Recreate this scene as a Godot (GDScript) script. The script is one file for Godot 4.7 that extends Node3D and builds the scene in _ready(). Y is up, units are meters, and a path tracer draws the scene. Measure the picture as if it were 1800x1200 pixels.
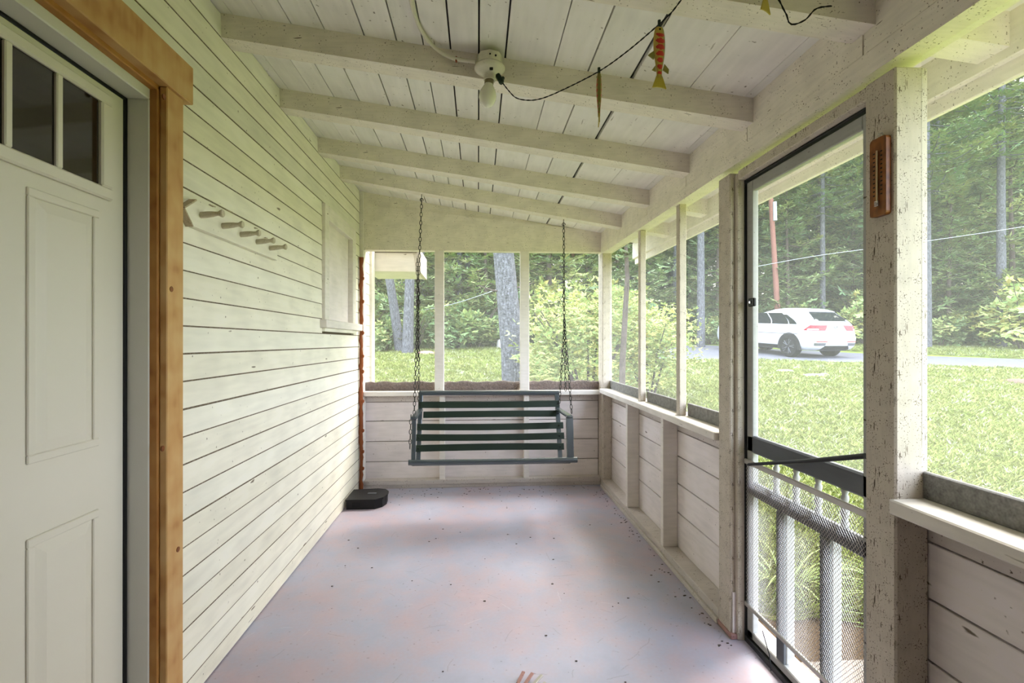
extends Node3D
# A screened porch with a swing, seen along its length; lawn, driveway, parked car and pine woods outside.
# y is up, metres; the porch floor is y = 0, the porch runs along -z.

const FOCAL := 880.0
const EYE := Vector3(0, 1.29, 0)
const WALL_L := -1.03
const FACE_R := 1.10
const FAR_Z := -4.47
const ROOF_SLOPE := -0.1575

var yaw := atan(60.0 / 880.0)
var M := {}
var taken := {}
var rng := RandomNumberGenerator.new()


# ---------------------------------------------------------------- mesh builder
class Shape:
	var v := PackedVector3Array()
	var n := PackedVector3Array()
	var c := PackedColorArray()
	var colored := false

	func tri(p: Vector3, q: Vector3, r: Vector3, out: Vector3, col := Color.WHITE) -> void:
		var f := (q - p).cross(r - p)
		if f.length_squared() < 1e-18:
			return
		f = f.normalized()
		if f.dot(out) < 0.0:
			var t := q
			q = r
			r = t
			f = -f
		v.append(p); v.append(r); v.append(q)
		n.append(f); n.append(f); n.append(f)
		c.append(col); c.append(col); c.append(col)

	func quad(p: Vector3, q: Vector3, r: Vector3, s: Vector3, out: Vector3, col := Color.WHITE) -> void:
		tri(p, q, r, out, col)
		tri(p, r, s, out, col)

	# triangle with its own normals, wound so that it faces along them
	func stri(p: Vector3, q: Vector3, r: Vector3, np: Vector3, nq: Vector3, nr: Vector3, col := Color.WHITE) -> void:
		var f := (q - p).cross(r - p)
		if f.length_squared() < 1e-20:
			return
		if f.dot(np + nq + nr) < 0.0:
			v.append(p); v.append(q); v.append(r)
			n.append(np); n.append(nq); n.append(nr)
		else:
			v.append(p); v.append(r); v.append(q)
			n.append(np); n.append(nr); n.append(nq)
		c.append(col); c.append(col); c.append(col)

	# eight corners: four of one end in order, then four of the other
	func hexa(p: Array, col := Color.WHITE) -> void:
		var m := Vector3.ZERO
		for k in p:
			m += k
		m /= 8.0
		for f in [[0, 1, 2, 3], [4, 5, 6, 7], [0, 1, 5, 4], [1, 2, 6, 5], [2, 3, 7, 6], [3, 0, 4, 7]]:
			var mid: Vector3 = (p[f[0]] + p[f[1]] + p[f[2]] + p[f[3]]) / 4.0
			quad(p[f[0]], p[f[1]], p[f[2]], p[f[3]], mid - m, col)

	# chamfered box
	func box(at: Vector3, size: Vector3, b := 0.003, x := Transform3D.IDENTITY, col := Color.WHITE) -> void:
		var h := size / 2.0
		b = minf(b, minf(h.x, minf(h.y, h.z)) * 0.6)
		var pt := func(sx: float, sy: float, sz: float, ax: int) -> Vector3:
			var q := Vector3(sx * (h.x - b), sy * (h.y - b), sz * (h.z - b))
			q[ax] += b * [sx, sy, sz][ax]
			return x * (at + q)
		var o: Vector3 = x * at
		var S := [-1.0, 1.0]
		for s in S:
			var f := [[-1.0, -1.0], [1.0, -1.0], [1.0, 1.0], [-1.0, 1.0]]
			var a := []; var bb := []; var cc := []
			for e in f:
				a.append(pt.call(s, e[0], e[1], 0))
				bb.append(pt.call(e[0], s, e[1], 1))
				cc.append(pt.call(e[0], e[1], s, 2))
			for g in [a, bb, cc]:
				quad(g[0], g[1], g[2], g[3], (g[0] + g[2]) / 2.0 - o, col)
		if b <= 0.0:
			return
		for s in S:
			for t in S:
				var e1 := [pt.call(-1.0, s, t, 1), pt.call(1.0, s, t, 1), pt.call(1.0, s, t, 2), pt.call(-1.0, s, t, 2)]
				var e2 := [pt.call(s, -1.0, t, 0), pt.call(s, 1.0, t, 0), pt.call(s, 1.0, t, 2), pt.call(s, -1.0, t, 2)]
				var e3 := [pt.call(s, t, -1.0, 0), pt.call(s, t, 1.0, 0), pt.call(s, t, 1.0, 1), pt.call(s, t, -1.0, 1)]
				for g in [e1, e2, e3]:
					quad(g[0], g[1], g[2], g[3], (g[0] + g[1] + g[2] + g[3]) / 4.0 - o, col)
				for u in S:
					var k0: Vector3 = pt.call(s, t, u, 0)
					tri(k0, pt.call(s, t, u, 1), pt.call(s, t, u, 2), k0 - o, col)

	# box from corner to corner
	func span(a: Vector3, b: Vector3, ch := 0.003, col := Color.WHITE) -> void:
		box((a + b) / 2.0, (b - a).abs(), ch, Transform3D.IDENTITY, col)

	# bar of w (sideways) by h (upwards) from a to b
	func bar(a: Vector3, b: Vector3, w: float, h: float, ch := 0.003, up := Vector3.UP, col := Color.WHITE) -> void:
		var d := (b - a).normalized()
		var s := d.cross(up).normalized()
		var u := s.cross(d).normalized()
		box(Vector3.ZERO, Vector3(w, h, a.distance_to(b)), ch, Transform3D(Basis(s, u, -d), (a + b) / 2.0), col)

	# round tube along points, radius per point or one
	func tube(pts: Array, rad, sides := 8, caps := true, col := Color.WHITE) -> void:
		var ring := []
		var nor := []
		var ref := Vector3.UP
		for i in pts.size():
			var d: Vector3 = (pts[mini(i + 1, pts.size() - 1)] - pts[maxi(i - 1, 0)]).normalized()
			if absf(d.dot(ref)) > 0.95:
				ref = Vector3.RIGHT if absf(d.x) < 0.8 else Vector3.FORWARD
			var s := d.cross(ref).normalized()
			var t := s.cross(d).normalized()
			ref = t
			var r: float = rad[i] if rad is Array else rad
			var a := []; var b := []
			for k in sides:
				var w := TAU * k / sides
				var o := s * cos(w) + t * sin(w)
				a.append(pts[i] + o * r)
				b.append(o)
			ring.append(a); nor.append(b)
		for i in pts.size() - 1:
			for k in sides:
				var k2 := (k + 1) % sides
				stri(ring[i][k], ring[i][k2], ring[i + 1][k2], nor[i][k], nor[i][k2], nor[i + 1][k2], col)
				stri(ring[i][k], ring[i + 1][k2], ring[i + 1][k], nor[i][k], nor[i + 1][k2], nor[i + 1][k], col)
		if caps:
			for e in [0, pts.size() - 1]:
				var out: Vector3 = pts[e] - pts[1 if e == 0 else e - 1]
				for k in sides:
					tri(pts[e], ring[e][k], ring[e][(k + 1) % sides], out, col)

	# surface of revolution about the y axis of x; profile of Vector2(radius, y)
	func lathe(prof: Array, x := Transform3D.IDENTITY, sides := 20, col := Color.WHITE) -> void:
		for i in prof.size() - 1:
			var p: Vector2 = prof[i]
			var q: Vector2 = prof[i + 1]
			var t := q - p
			var nn := Vector2(t.y, -t.x).normalized()
			var n0 := nn; var n1 := nn
			if i > 0 and (p - prof[i - 1]).normalized().dot(t.normalized()) > 0.6:
				var t0: Vector2 = p - prof[i - 1]
				n0 = (nn + Vector2(t0.y, -t0.x).normalized()).normalized()
			if i < prof.size() - 2 and (prof[i + 2] - q).normalized().dot(t.normalized()) > 0.6:
				var t1: Vector2 = prof[i + 2] - q
				n1 = (nn + Vector2(t1.y, -t1.x).normalized()).normalized()
			for k in sides:
				var a := TAU * k / sides; var b := TAU * (k + 1) / sides
				var ca := Vector3(cos(a), 0, sin(a)); var cb := Vector3(cos(b), 0, sin(b))
				var P := x * (ca * p.x + Vector3.UP * p.y); var Q := x * (cb * p.x + Vector3.UP * p.y)
				var R := x * (cb * q.x + Vector3.UP * q.y); var S := x * (ca * q.x + Vector3.UP * q.y)
				var nP := x.basis * (ca * n0.x + Vector3.UP * n0.y); var nQ := x.basis * (cb * n0.x + Vector3.UP * n0.y)
				var nR := x.basis * (cb * n1.x + Vector3.UP * n1.y); var nS := x.basis * (ca * n1.x + Vector3.UP * n1.y)
				stri(P, Q, R, nP, nQ, nR, col)
				stri(P, R, S, nP, nR, nS, col)

	# leaf: a kite of two triangles, folded a little along the rib
	func leaf(b: Vector3, d: Vector3, w: Vector3, col: Color) -> void:
		var u := d.cross(w).normalized() * w.length() * 0.35
		var m := b + d * 0.45
		tri(b, m + w + u, b + d, d.cross(w) * -1.0, col)
		tri(b, b + d, m - w + u, d.cross(w) * -1.0, col)

	func flat(prof: PackedVector2Array, x: Transform3D, depth: float, col := Color.WHITE) -> void:
		# outline extruded along z of x, centred
		var idx := Geometry2D.triangulate_polygon(prof)
		var h := depth / 2.0
		for i in range(0, idx.size(), 3):
			for s in [-1.0, 1.0]:
				var p := []
				for k in 3:
					var q: Vector2 = prof[idx[i + k]]
					p.append(x * Vector3(q.x, q.y, s * h))
				tri(p[0], p[1], p[2], x.basis * Vector3(0, 0, s), col)
		var area := 0.0
		for i in prof.size():
			var p := prof[i]; var q := prof[(i + 1) % prof.size()]
			area += p.cross(q)
		for i in prof.size():
			var p := prof[i]; var q := prof[(i + 1) % prof.size()]
			var o := Vector2(q.y - p.y, p.x - q.x) * signf(area)
			quad(x * Vector3(p.x, p.y, -h), x * Vector3(q.x, q.y, -h), x * Vector3(q.x, q.y, h), x * Vector3(p.x, p.y, h), x.basis * Vector3(o.x, o.y, 0), col)

	func mesh() -> ArrayMesh:
		var a := []
		a.resize(Mesh.ARRAY_MAX)
		a[Mesh.ARRAY_VERTEX] = v
		a[Mesh.ARRAY_NORMAL] = n
		if colored:
			a[Mesh.ARRAY_COLOR] = c
		var m := ArrayMesh.new()
		m.add_surface_from_arrays(Mesh.PRIMITIVE_TRIANGLES, a)
		return m


# ---------------------------------------------------------------- things and parts
func numbered(called: String) -> String:
	var k: int = taken.get(called, 0)
	taken[called] = k + 1
	return called if k == 0 else "%s_%03d" % [called, k]

func tag(o: Node, label: String, category: String, group := "", kind := "") -> void:
	o.set_meta("label", label)
	o.set_meta("category", category)
	if group != "":
		o.set_meta("group", group)
	if kind != "":
		o.set_meta("kind", kind)

func thing(called: String, label: String, category: String, at := Vector3.ZERO, group := "", kind := "") -> Node3D:
	var o := Node3D.new()
	o.name = numbered(called)
	add_child(o)
	o.position = at
	tag(o, label, category, group, kind)
	return o

# a part: geometry given in world axes relative to the parent's origin
func part(parent: Node3D, called: String, what, mat: Material, label := "") -> MeshInstance3D:
	var o := MeshInstance3D.new()
	o.name = called
	o.mesh = what.mesh() if what is Shape else what
	o.material_override = mat
	o.cast_shadow = GeometryInstance3D.SHADOW_CASTING_SETTING_ON
	parent.add_child(o, true)
	if label != "":
		o.set_meta("label", label)
	return o

# one-box part between two corners
func slab(parent: Node3D, called: String, a: Vector3, b: Vector3, mat: Material, ch := 0.003) -> MeshInstance3D:
	var s := Shape.new()
	s.span(a, b, ch)
	return part(parent, called, s, mat)

func copy(o: Node3D, called: String, label := "") -> Node3D:
	var c: Node3D = o.duplicate()
	c.name = numbered(called)
	add_child(c)
	if label != "":
		c.set_meta("label", label)
	return c


# ---------------------------------------------------------------- from the photograph to the place
func ray(px: float, py: float) -> Vector3:
	return Basis(Vector3.UP, -yaw) * Vector3(px - 900.0, 601.0 - py, -FOCAL)

# the point that pixel (px, py) shows on the plane axis = value
func on(px: float, py: float, axis: int, value: float) -> Vector3:
	var d := ray(px, py)
	return EYE + d * ((value - EYE[axis]) / d[axis])

func ahead(p: Vector3) -> float:
	return p.x * sin(yaw) - p.z * cos(yaw)

func ground_y(p: Vector3) -> float:
	return -0.30 + 0.06 * maxf(ahead(p), 0.0)

# a point on the ground at a picture column, at a distance along the view
func gp(px: float, dist: float) -> Vector3:
	var p := Basis(Vector3.UP, -yaw) * Vector3((px - 900.0) / FOCAL * dist, 0, -dist)
	p.y = ground_y(p)
	return p

# the ground point that pixel (px, py) shows
func gpix(px: float, py: float) -> Vector3:
	return gp(px, 1.59 / ((py - 601.0) / FOCAL + 0.06))

# the point that a pixel shows on the ceiling, a little below it
func on_ceiling(px: float, py: float, drop: float) -> Vector3:
	var y := 2.45
	for k in 6:
		y = ceil_y(on(px, py, 1, y).x) - drop
	return on(px, py, 1, y)

func ceil_y(x: float) -> float:
	return 2.615 + ROOF_SLOPE * (x - WALL_L)


# ---------------------------------------------------------------- textures
func noise_img(seed_: int, freq: float, w: int, h: int, oct := 3, type := FastNoiseLite.TYPE_SIMPLEX_SMOOTH) -> PackedByteArray:
	var f := FastNoiseLite.new()
	f.seed = seed_
	f.frequency = freq
	f.noise_type = type
	f.fractal_octaves = oct
	var im := f.get_seamless_image(w, h)
	im.convert(Image.FORMAT_L8)
	return im.get_data()

# noise stretched along u (or v): wood grain, cracks
func streak_img(seed_: int, freq: float, n: int, times: int, along_v: bool) -> PackedByteArray:
	var f := FastNoiseLite.new()
	f.seed = seed_
	f.frequency = freq
	f.fractal_octaves = 3
	var w := n if along_v else n / times
	var h := n / times if along_v else n
	var im := f.get_seamless_image(w, h)
	im.resize(n, n, Image.INTERPOLATE_CUBIC)
	im.convert(Image.FORMAT_L8)
	return im.get_data()

func tex(n: int, data: PackedByteArray) -> ImageTexture:
	var im := Image.create_from_data(n, n, false, Image.FORMAT_RGB8, data)
	im.generate_mipmaps()
	return ImageTexture.create_from_image(im)

# paint on old wood: mottled, with grain cracks and chips where the bare wood shows
func paint_tex(seed_: int, chips: float, cracks: float, along_v: bool, bare := Color(0.36, 0.31, 0.25)) -> ImageTexture:
	var n := 512
	var lo := noise_img(seed_, 0.006, n, n)
	var hi := noise_img(seed_ + 1, 0.10, n, n, 2)
	var mid := noise_img(seed_ + 2, 0.012, n, n)
	var st := streak_img(seed_ + 3, 0.06, n, 8, along_v)
	var out := PackedByteArray()
	out.resize(n * n * 3)
	for i in n * n:
		var b := 0.982 + (lo[i] - 128) * 0.00028 + (st[i] - 128) * 0.00022
		var where := (mid[i] - 128) / 128.0
		var k := 0.0
		var e := hi[i] / 255.0 + where * 0.10
		k = clampf((e - (0.93 - chips)) * 14.0, 0.0, 1.0)
		var s := st[i] / 255.0 + where * 0.12
		k = maxf(k, clampf((s - (0.97 - cracks)) * 12.0, 0.0, 0.85))
		out[i * 3] = int(255.0 * clampf(lerpf(b, bare.r, k), 0, 1))
		out[i * 3 + 1] = int(255.0 * clampf(lerpf(b, bare.g, k), 0, 1))
		out[i * 3 + 2] = int(255.0 * clampf(lerpf(b * 0.992, bare.b, k), 0, 1))
	return tex(n, out)

func ramp_tex(n: int, a: PackedByteArray, b: PackedByteArray, wa: float, colors: Array) -> ImageTexture:
	var out := PackedByteArray()
	out.resize(n * n * 3)
	var lut := []
	for k in 256:
		var t := k / 255.0 * (colors.size() - 1)
		var j := mini(int(t), colors.size() - 2)
		lut.append(colors[j].lerp(colors[j + 1], t - j))
	for i in n * n:
		var t := clampi(int((a[i] - 128) * wa + (b[i] - 128) * (1.0 - wa) * 1.3 + 128.0), 0, 255)
		var c: Color = lut[t]
		out[i * 3] = int(c.r * 255.0); out[i * 3 + 1] = int(c.g * 255.0); out[i * 3 + 2] = int(c.b * 255.0)
	return tex(n, out)

# porch floor: lilac-grey paint rubbed over an older red, scuffed and flecked
func floor_tex() -> ImageTexture:
	var n := 1024
	var lo := noise_img(71, 0.0035, n, n, 4)
	var md := noise_img(72, 0.018, n, n, 4)
	var hi := noise_img(73, 0.16, n, n, 2)
	var out := PackedByteArray()
	out.resize(n * n * 3)
	var grey := Color(0.695, 0.695, 0.77)
	var red := Color(0.70, 0.63, 0.665)
	for i in n * n:
		var t := clampf(0.38 + (lo[i] - 128) * 0.004 + (md[i] - 128) * 0.004 + (hi[i] - 128) * 0.0012, 0, 1)
		var c := grey.lerp(red, t)
		var g := 1.0 + (md[i] - 128) * 0.0004
		if hi[i] > 226:
			g *= 0.72
		out[i * 3] = int(clampf(c.r * g, 0, 1) * 255.0); out[i * 3 + 1] = int(clampf(c.g * g, 0, 1) * 255.0); out[i * 3 + 2] = int(clampf(c.b * g, 0, 1) * 255.0)
	var im := Image.create_from_data(n, n, false, Image.FORMAT_RGB8, out)
	var r := RandomNumberGenerator.new()
	r.seed = 5
	for k in 260:  # scuffs and hair cracks
		var p := Vector2(r.randf() * n, r.randf() * n)
		var d := Vector2.from_angle(r.randf() * TAU)
		var c := Color(0.42, 0.37, 0.38) if r.randf() < 0.75 else Color(0.95, 0.94, 0.94)
		for s in int(r.randf_range(4, 34)):
			p += d
			d = d.rotated(r.randf_range(-0.12, 0.12))
			var q := Vector2i(posmod(int(p.x), n), posmod(int(p.y), n))
			im.set_pixelv(q, im.get_pixelv(q).lerp(c, 0.22))
	im.generate_mipmaps()
	return ImageTexture.create_from_image(im)

func mat(col: Color, rough := 0.6, t: Texture2D = null, scale := 1.0, spec := 0.4) -> StandardMaterial3D:
	var m := StandardMaterial3D.new()
	m.albedo_color = col
	m.roughness = rough
	m.metallic_specular = spec
	if t:
		m.albedo_texture = t
		m.uv1_triplanar = true
		m.uv1_world_triplanar = true
		m.uv1_scale = Vector3.ONE * scale
	return m

func relief(m: StandardMaterial3D, seed_: int, freq: float, depth: float) -> StandardMaterial3D:
	var im := Image.create_from_data(256, 256, false, Image.FORMAT_L8, noise_img(seed_, freq, 256, 256, 3))
	m.heightmap_enabled = true
	m.heightmap_texture = ImageTexture.create_from_image(im)
	m.heightmap_scale = depth
	return m

func materials() -> void:
	var ph := paint_tex(11, 0.02, 0.0, false)
	var pv := paint_tex(21, 0.175, 0.165, true)
	var pc := paint_tex(31, 0.10, 0.10, false)
	var pz := paint_tex(41, 0.03, 0.02, true)
	M.siding = [mat(Color(0.95, 0.93, 0.865), 0.5, ph, 0.8), mat(Color(0.94, 0.92, 0.85), 0.5, ph, 0.9), mat(Color(0.955, 0.94, 0.88), 0.5, ph, 0.7), mat(Color(0.90, 0.885, 0.83), 0.5, ph, 0.8)]
	M.ceiling = [mat(Color(0.955, 0.935, 0.92), 0.55, pz, 0.8), mat(Color(0.94, 0.925, 0.905), 0.55, pz, 0.9), mat(Color(0.96, 0.94, 0.925), 0.55, pz, 0.7)]
	M.beam = mat(Color(0.94, 0.905, 0.86), 0.55, pc, 1.9)
	M.post = mat(Color(0.80, 0.755, 0.705), 0.6, pv, 3.1)
	M.trim = mat(Color(0.915, 0.885, 0.86), 0.5, ph, 1.2)
	M.knee = [mat(Color(0.935, 0.895, 0.89), 0.5, ph, 0.9), mat(Color(0.92, 0.88, 0.875), 0.5, ph, 1.0)]
	M.floor = mat(Color(1, 1, 1), 0.42, floor_tex(), 0.3, 0.5)
	M.curb = mat(Color(0.80, 0.76, 0.735), 0.6, pc, 1.3)
	M.redblock = mat(Color(0.66, 0.50, 0.48), 0.7, pc, 2.0)
	var grain := streak_img(51, 0.03, 512, 8, true)
	var knots := noise_img(52, 0.01, 512, 512)
	var pine := ramp_tex(512, grain, knots, 0.35, [Color(0.70, 0.47, 0.23), Color(0.82, 0.62, 0.36), Color(0.86, 0.68, 0.42), Color(0.88, 0.72, 0.47)])
	M.pine = mat(Color(0.92, 0.93, 0.98), 0.45, pine, 1.2)
	M.pine_edge = mat(Color(0.80, 0.72, 0.62), 0.5, pine, 1.6)
	M.door = mat(Color(0.87, 0.845, 0.78), 0.35)
	M.jamb = mat(Color(0.85, 0.84, 0.80), 0.4)
	M.dark_gap = mat(Color(0.05, 0.05, 0.05), 0.9)
	M.strip = mat(Color(0.13, 0.13, 0.125), 0.6)
	M.black = mat(Color(0.05, 0.052, 0.055), 0.45)
	M.glass_dark = mat(Color(0.10, 0.085, 0.07), 0.06, null, 1.0, 0.6)
	M.screen = StandardMaterial3D.new()
	M.screen.albedo_color = Color(0.80, 0.81, 0.82, 0.075)
	M.screen.transparency = BaseMaterial3D.TRANSPARENCY_ALPHA
	M.screen.roughness = 1.0
	M.screen.metallic_specular = 0.0
	M.screen.backlight_enabled = true
	M.screen.backlight = Color(0.8, 0.8, 0.8)
	M.screen.cull_mode = BaseMaterial3D.CULL_DISABLED
	var moss := noise_img(61, 0.03, 512, 512, 4)
	var moss2 := noise_img(62, 0.12, 512, 512, 3)
	M.rot = relief(mat(Color(1, 1, 1), 0.9, ramp_tex(512, moss, moss2, 0.5, [Color(0.16, 0.11, 0.09), Color(0.33, 0.25, 0.21), Color(0.46, 0.38, 0.34), Color(0.60, 0.52, 0.50)]), 2.5), 63, 0.08, 0.6)
	M.grey_wood = mat(Color(1, 1, 1), 0.8, ramp_tex(512, moss, moss2, 0.6, [Color(0.22, 0.21, 0.20), Color(0.40, 0.39, 0.37), Color(0.50, 0.49, 0.47), Color(0.58, 0.57, 0.55)]), 2.0)
	M.joint = mat(Color(1, 1, 1), 0.9, ramp_tex(512, moss, moss2, 0.3, [Color(0.22, 0.18, 0.13), Color(0.34, 0.29, 0.22), Color(0.52, 0.47, 0.39), Color(0.75, 0.72, 0.66)]), 3.0)
	M.door_grey = mat(Color(0.34, 0.35, 0.37), 0.45, ph, 1.5)
	M.door_white = mat(Color(0.66, 0.655, 0.65), 0.5, ph, 1.5)
	M.metal = mat(Color(0.72, 0.70, 0.68), 0.4, null, 1.0, 0.5)
	M.metal.metallic = 0.6
	M.chain = mat(Color(0.20, 0.19, 0.17), 0.5)
	M.chain.metallic = 0.6
	M.swing_frame = mat(Color(0.27, 0.30, 0.32), 0.22, null, 1.0, 0.8)
	M.swing_slat = mat(Color(0.13, 0.185, 0.145), 0.5, ph, 2.0)
	M.foam = relief(mat(Color(0.52, 0.28, 0.14), 0.7), 64, 0.06, 0.5)
	M.porcelain = mat(Color(0.88, 0.86, 0.79), 0.25, ph, 6.0)
	M.bulb = mat(Color(0.93, 0.92, 0.86), 0.15)
	M.brass = mat(Color(0.52, 0.47, 0.36), 0.4)
	M.cable = mat(Color(0.86, 0.84, 0.76), 0.5)
	M.cord = mat(Color(0.085, 0.075, 0.055), 0.7)
	M.green_plug = mat(Color(0.10, 0.17, 0.12), 0.5)
	M.peg = mat(Color(0.80, 0.76, 0.66), 0.6, pc, 4.0)
	M.raw_end = mat(Color(0.76, 0.70, 0.60), 0.8, pv, 4.0)
	M.thermo = mat(Color(1, 1, 1), 0.4, ramp_tex(512, grain, knots, 0.5, [Color(0.30, 0.15, 0.05), Color(0.44, 0.24, 0.09), Color(0.54, 0.31, 0.12), Color(0.60, 0.37, 0.16)]), 4.0)
	M.ink = mat(Color(0.09, 0.06, 0.04), 0.7)
	M.steel = mat(Color(0.8, 0.8, 0.8), 0.25)
	M.steel.metallic = 0.9
	M.tube_glass = mat(Color(0.85, 0.76, 0.60), 0.1)
	M.painted = mat(Color(1, 1, 1), 0.35)
	M.painted.vertex_color_use_as_albedo = true
	# outdoors
	var gl := noise_img(81, 0.008, 512, 512, 4)
	var gh := noise_img(82, 0.15, 512, 512, 3)
	M.lawn = mat(Color(1, 1, 1), 0.9, ramp_tex(512, gl, gh, 0.45, [Color(0.30, 0.375, 0.145), Color(0.42, 0.485, 0.21), Color(0.50, 0.54, 0.265), Color(0.565, 0.575, 0.345)]), 0.35, 0.1)
	M.gravel = mat(Color(1, 1, 1), 0.95, ramp_tex(512, gl, gh, 0.3, [Color(0.29, 0.29, 0.31), Color(0.385, 0.385, 0.405), Color(0.44, 0.44, 0.47), Color(0.50, 0.50, 0.53)]), 0.6, 0.1)
	M.track = mat(Color(1, 1, 1), 0.95, ramp_tex(512, gl, gh, 0.4, [Color(0.60, 0.64, 0.38), Color(0.70, 0.72, 0.50), Color(0.78, 0.78, 0.62)]), 0.6, 0.1)
	M.blade = mat(Color(1, 1, 1), 0.8, null, 1.0, 0.2)
	M.blade.vertex_color_use_as_albedo = true
	M.blade.backlight_enabled = true
	M.blade.backlight = Color(0.5, 0.5, 0.5)
	M.blade.cull_mode = BaseMaterial3D.CULL_DISABLED
	var bk := streak_img(91, 0.05, 512, 4, true)
	var bk2 := noise_img(92, 0.06, 512, 512, 3)
	M.bark_grey = relief(mat(Color(1, 1, 1), 0.95, ramp_tex(512, bk, bk2, 0.6, [Color(0.10, 0.10, 0.10), Color(0.27, 0.27, 0.28), Color(0.42, 0.42, 0.44), Color(0.62, 0.62, 0.64)]), 0.8, 0.1), 93, 0.06, 1.5)
	M.bark_brown = mat(Color(1, 1, 1), 0.95, ramp_tex(512, bk, bk2, 0.6, [Color(0.20, 0.17, 0.15), Color(0.34, 0.30, 0.28), Color(0.45, 0.41, 0.39)]), 1.0, 0.1)
	M.pole = mat(Color(0.50, 0.34, 0.30), 0.85, ph, 1.0)
	M.wire = mat(Color(0.62, 0.63, 0.65), 0.5)
	M.stone = mat(Color(1, 1, 1), 0.9, ramp_tex(512, moss, moss2, 0.5, [Color(0.50, 0.49, 0.47), Color(0.70, 0.69, 0.67), Color(0.84, 0.83, 0.81)]), 1.5)
	M.concrete = mat(Color(1, 1, 1), 0.9, ramp_tex(512, moss, moss2, 0.4, [Color(0.34, 0.29, 0.26), Color(0.46, 0.42, 0.39), Color(0.54, 0.51, 0.48)]), 1.0)
	M.soil = mat(Color(1, 1, 1), 0.95, ramp_tex(512, moss, moss2, 0.4, [Color(0.17, 0.13, 0.10), Color(0.27, 0.22, 0.17), Color(0.36, 0.31, 0.25)]), 1.5, 0.1)
	M.car_white = mat(Color(0.70, 0.71, 0.74), 0.25, null, 1.0, 0.5)
	M.car_white.clearcoat_enabled = true
	M.car_glass = mat(Color(0.09, 0.11, 0.13), 0.05, null, 1.0, 0.6)
	M.car_red = mat(Color(0.70, 0.07, 0.12), 0.2)
	M.car_black = mat(Color(0.10, 0.10, 0.11), 0.6)
	M.rubber = mat(Color(0.07, 0.07, 0.075), 0.8)
	M.alloy = mat(Color(0.45, 0.46, 0.48), 0.3)
	M.alloy.metallic = 0.7
	M.plate = mat(Color(0.86, 0.84, 0.74), 0.4)
	M.shingle = mat(Color(0.30, 0.29, 0.28), 0.9)


# ---------------------------------------------------------------- the scene
func _ready() -> void:
	rng.seed = 20240
	var cam := Camera3D.new()
	cam.name = "camera"
	add_child(cam)
	cam.position = EYE
	cam.rotation = Vector3(atan(1.0 / FOCAL), -yaw, 0)
	cam.fov = rad_to_deg(2.0 * atan(600.0 / FOCAL))
	cam.near = 0.05
	cam.far = 400.0
	cam.current = true

	var env := Environment.new()
	var sky_mat := ProceduralSkyMaterial.new()   # bright overcast
	sky_mat.sky_top_color = Color(0.86, 0.92, 1.0)
	sky_mat.sky_horizon_color = Color(0.94, 0.97, 1.0)
	sky_mat.sky_energy_multiplier = 1.0
	sky_mat.ground_bottom_color = Color(0.45, 0.47, 0.36)
	sky_mat.ground_horizon_color = Color(0.60, 0.62, 0.52)
	var sky := Sky.new()
	sky.sky_material = sky_mat
	env.background_mode = Environment.BG_SKY
	env.sky = sky
	env.background_energy_multiplier = 1.15
	env.ambient_light_source = Environment.AMBIENT_SOURCE_SKY
	env.tonemap_mode = Environment.TONE_MAPPER_LINEAR
	env.tonemap_exposure = 8.8
	env.sdfgi_enabled = true
	env.ssao_enabled = true
	env.ssil_enabled = true
	var we := WorldEnvironment.new()
	we.environment = env
	add_child(we)

	var sun := DirectionalLight3D.new()   # the sun behind thin cloud: very soft
	sun.name = "sun"
	sun.light_color = Color(1.0, 0.985, 0.95)
	sun.light_energy = 0.6
	sun.light_angular_distance = 50.0
	sun.shadow_enabled = true
	sun.basis = Basis.looking_at(Vector3(-0.40, -0.74, 0.54).normalized())   # it stands ahead and to the right, high over the trees
	add_child(sun)

	materials()
	build_ground()
	build_floor()
	build_left_wall()
	build_house_door()
	build_ceiling()
	build_far_wall()
	build_right_wall()
	build_near_wall()
	build_screen_door()
	build_swing()
	build_porch_things()
	build_car()
	build_outdoors()


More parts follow.
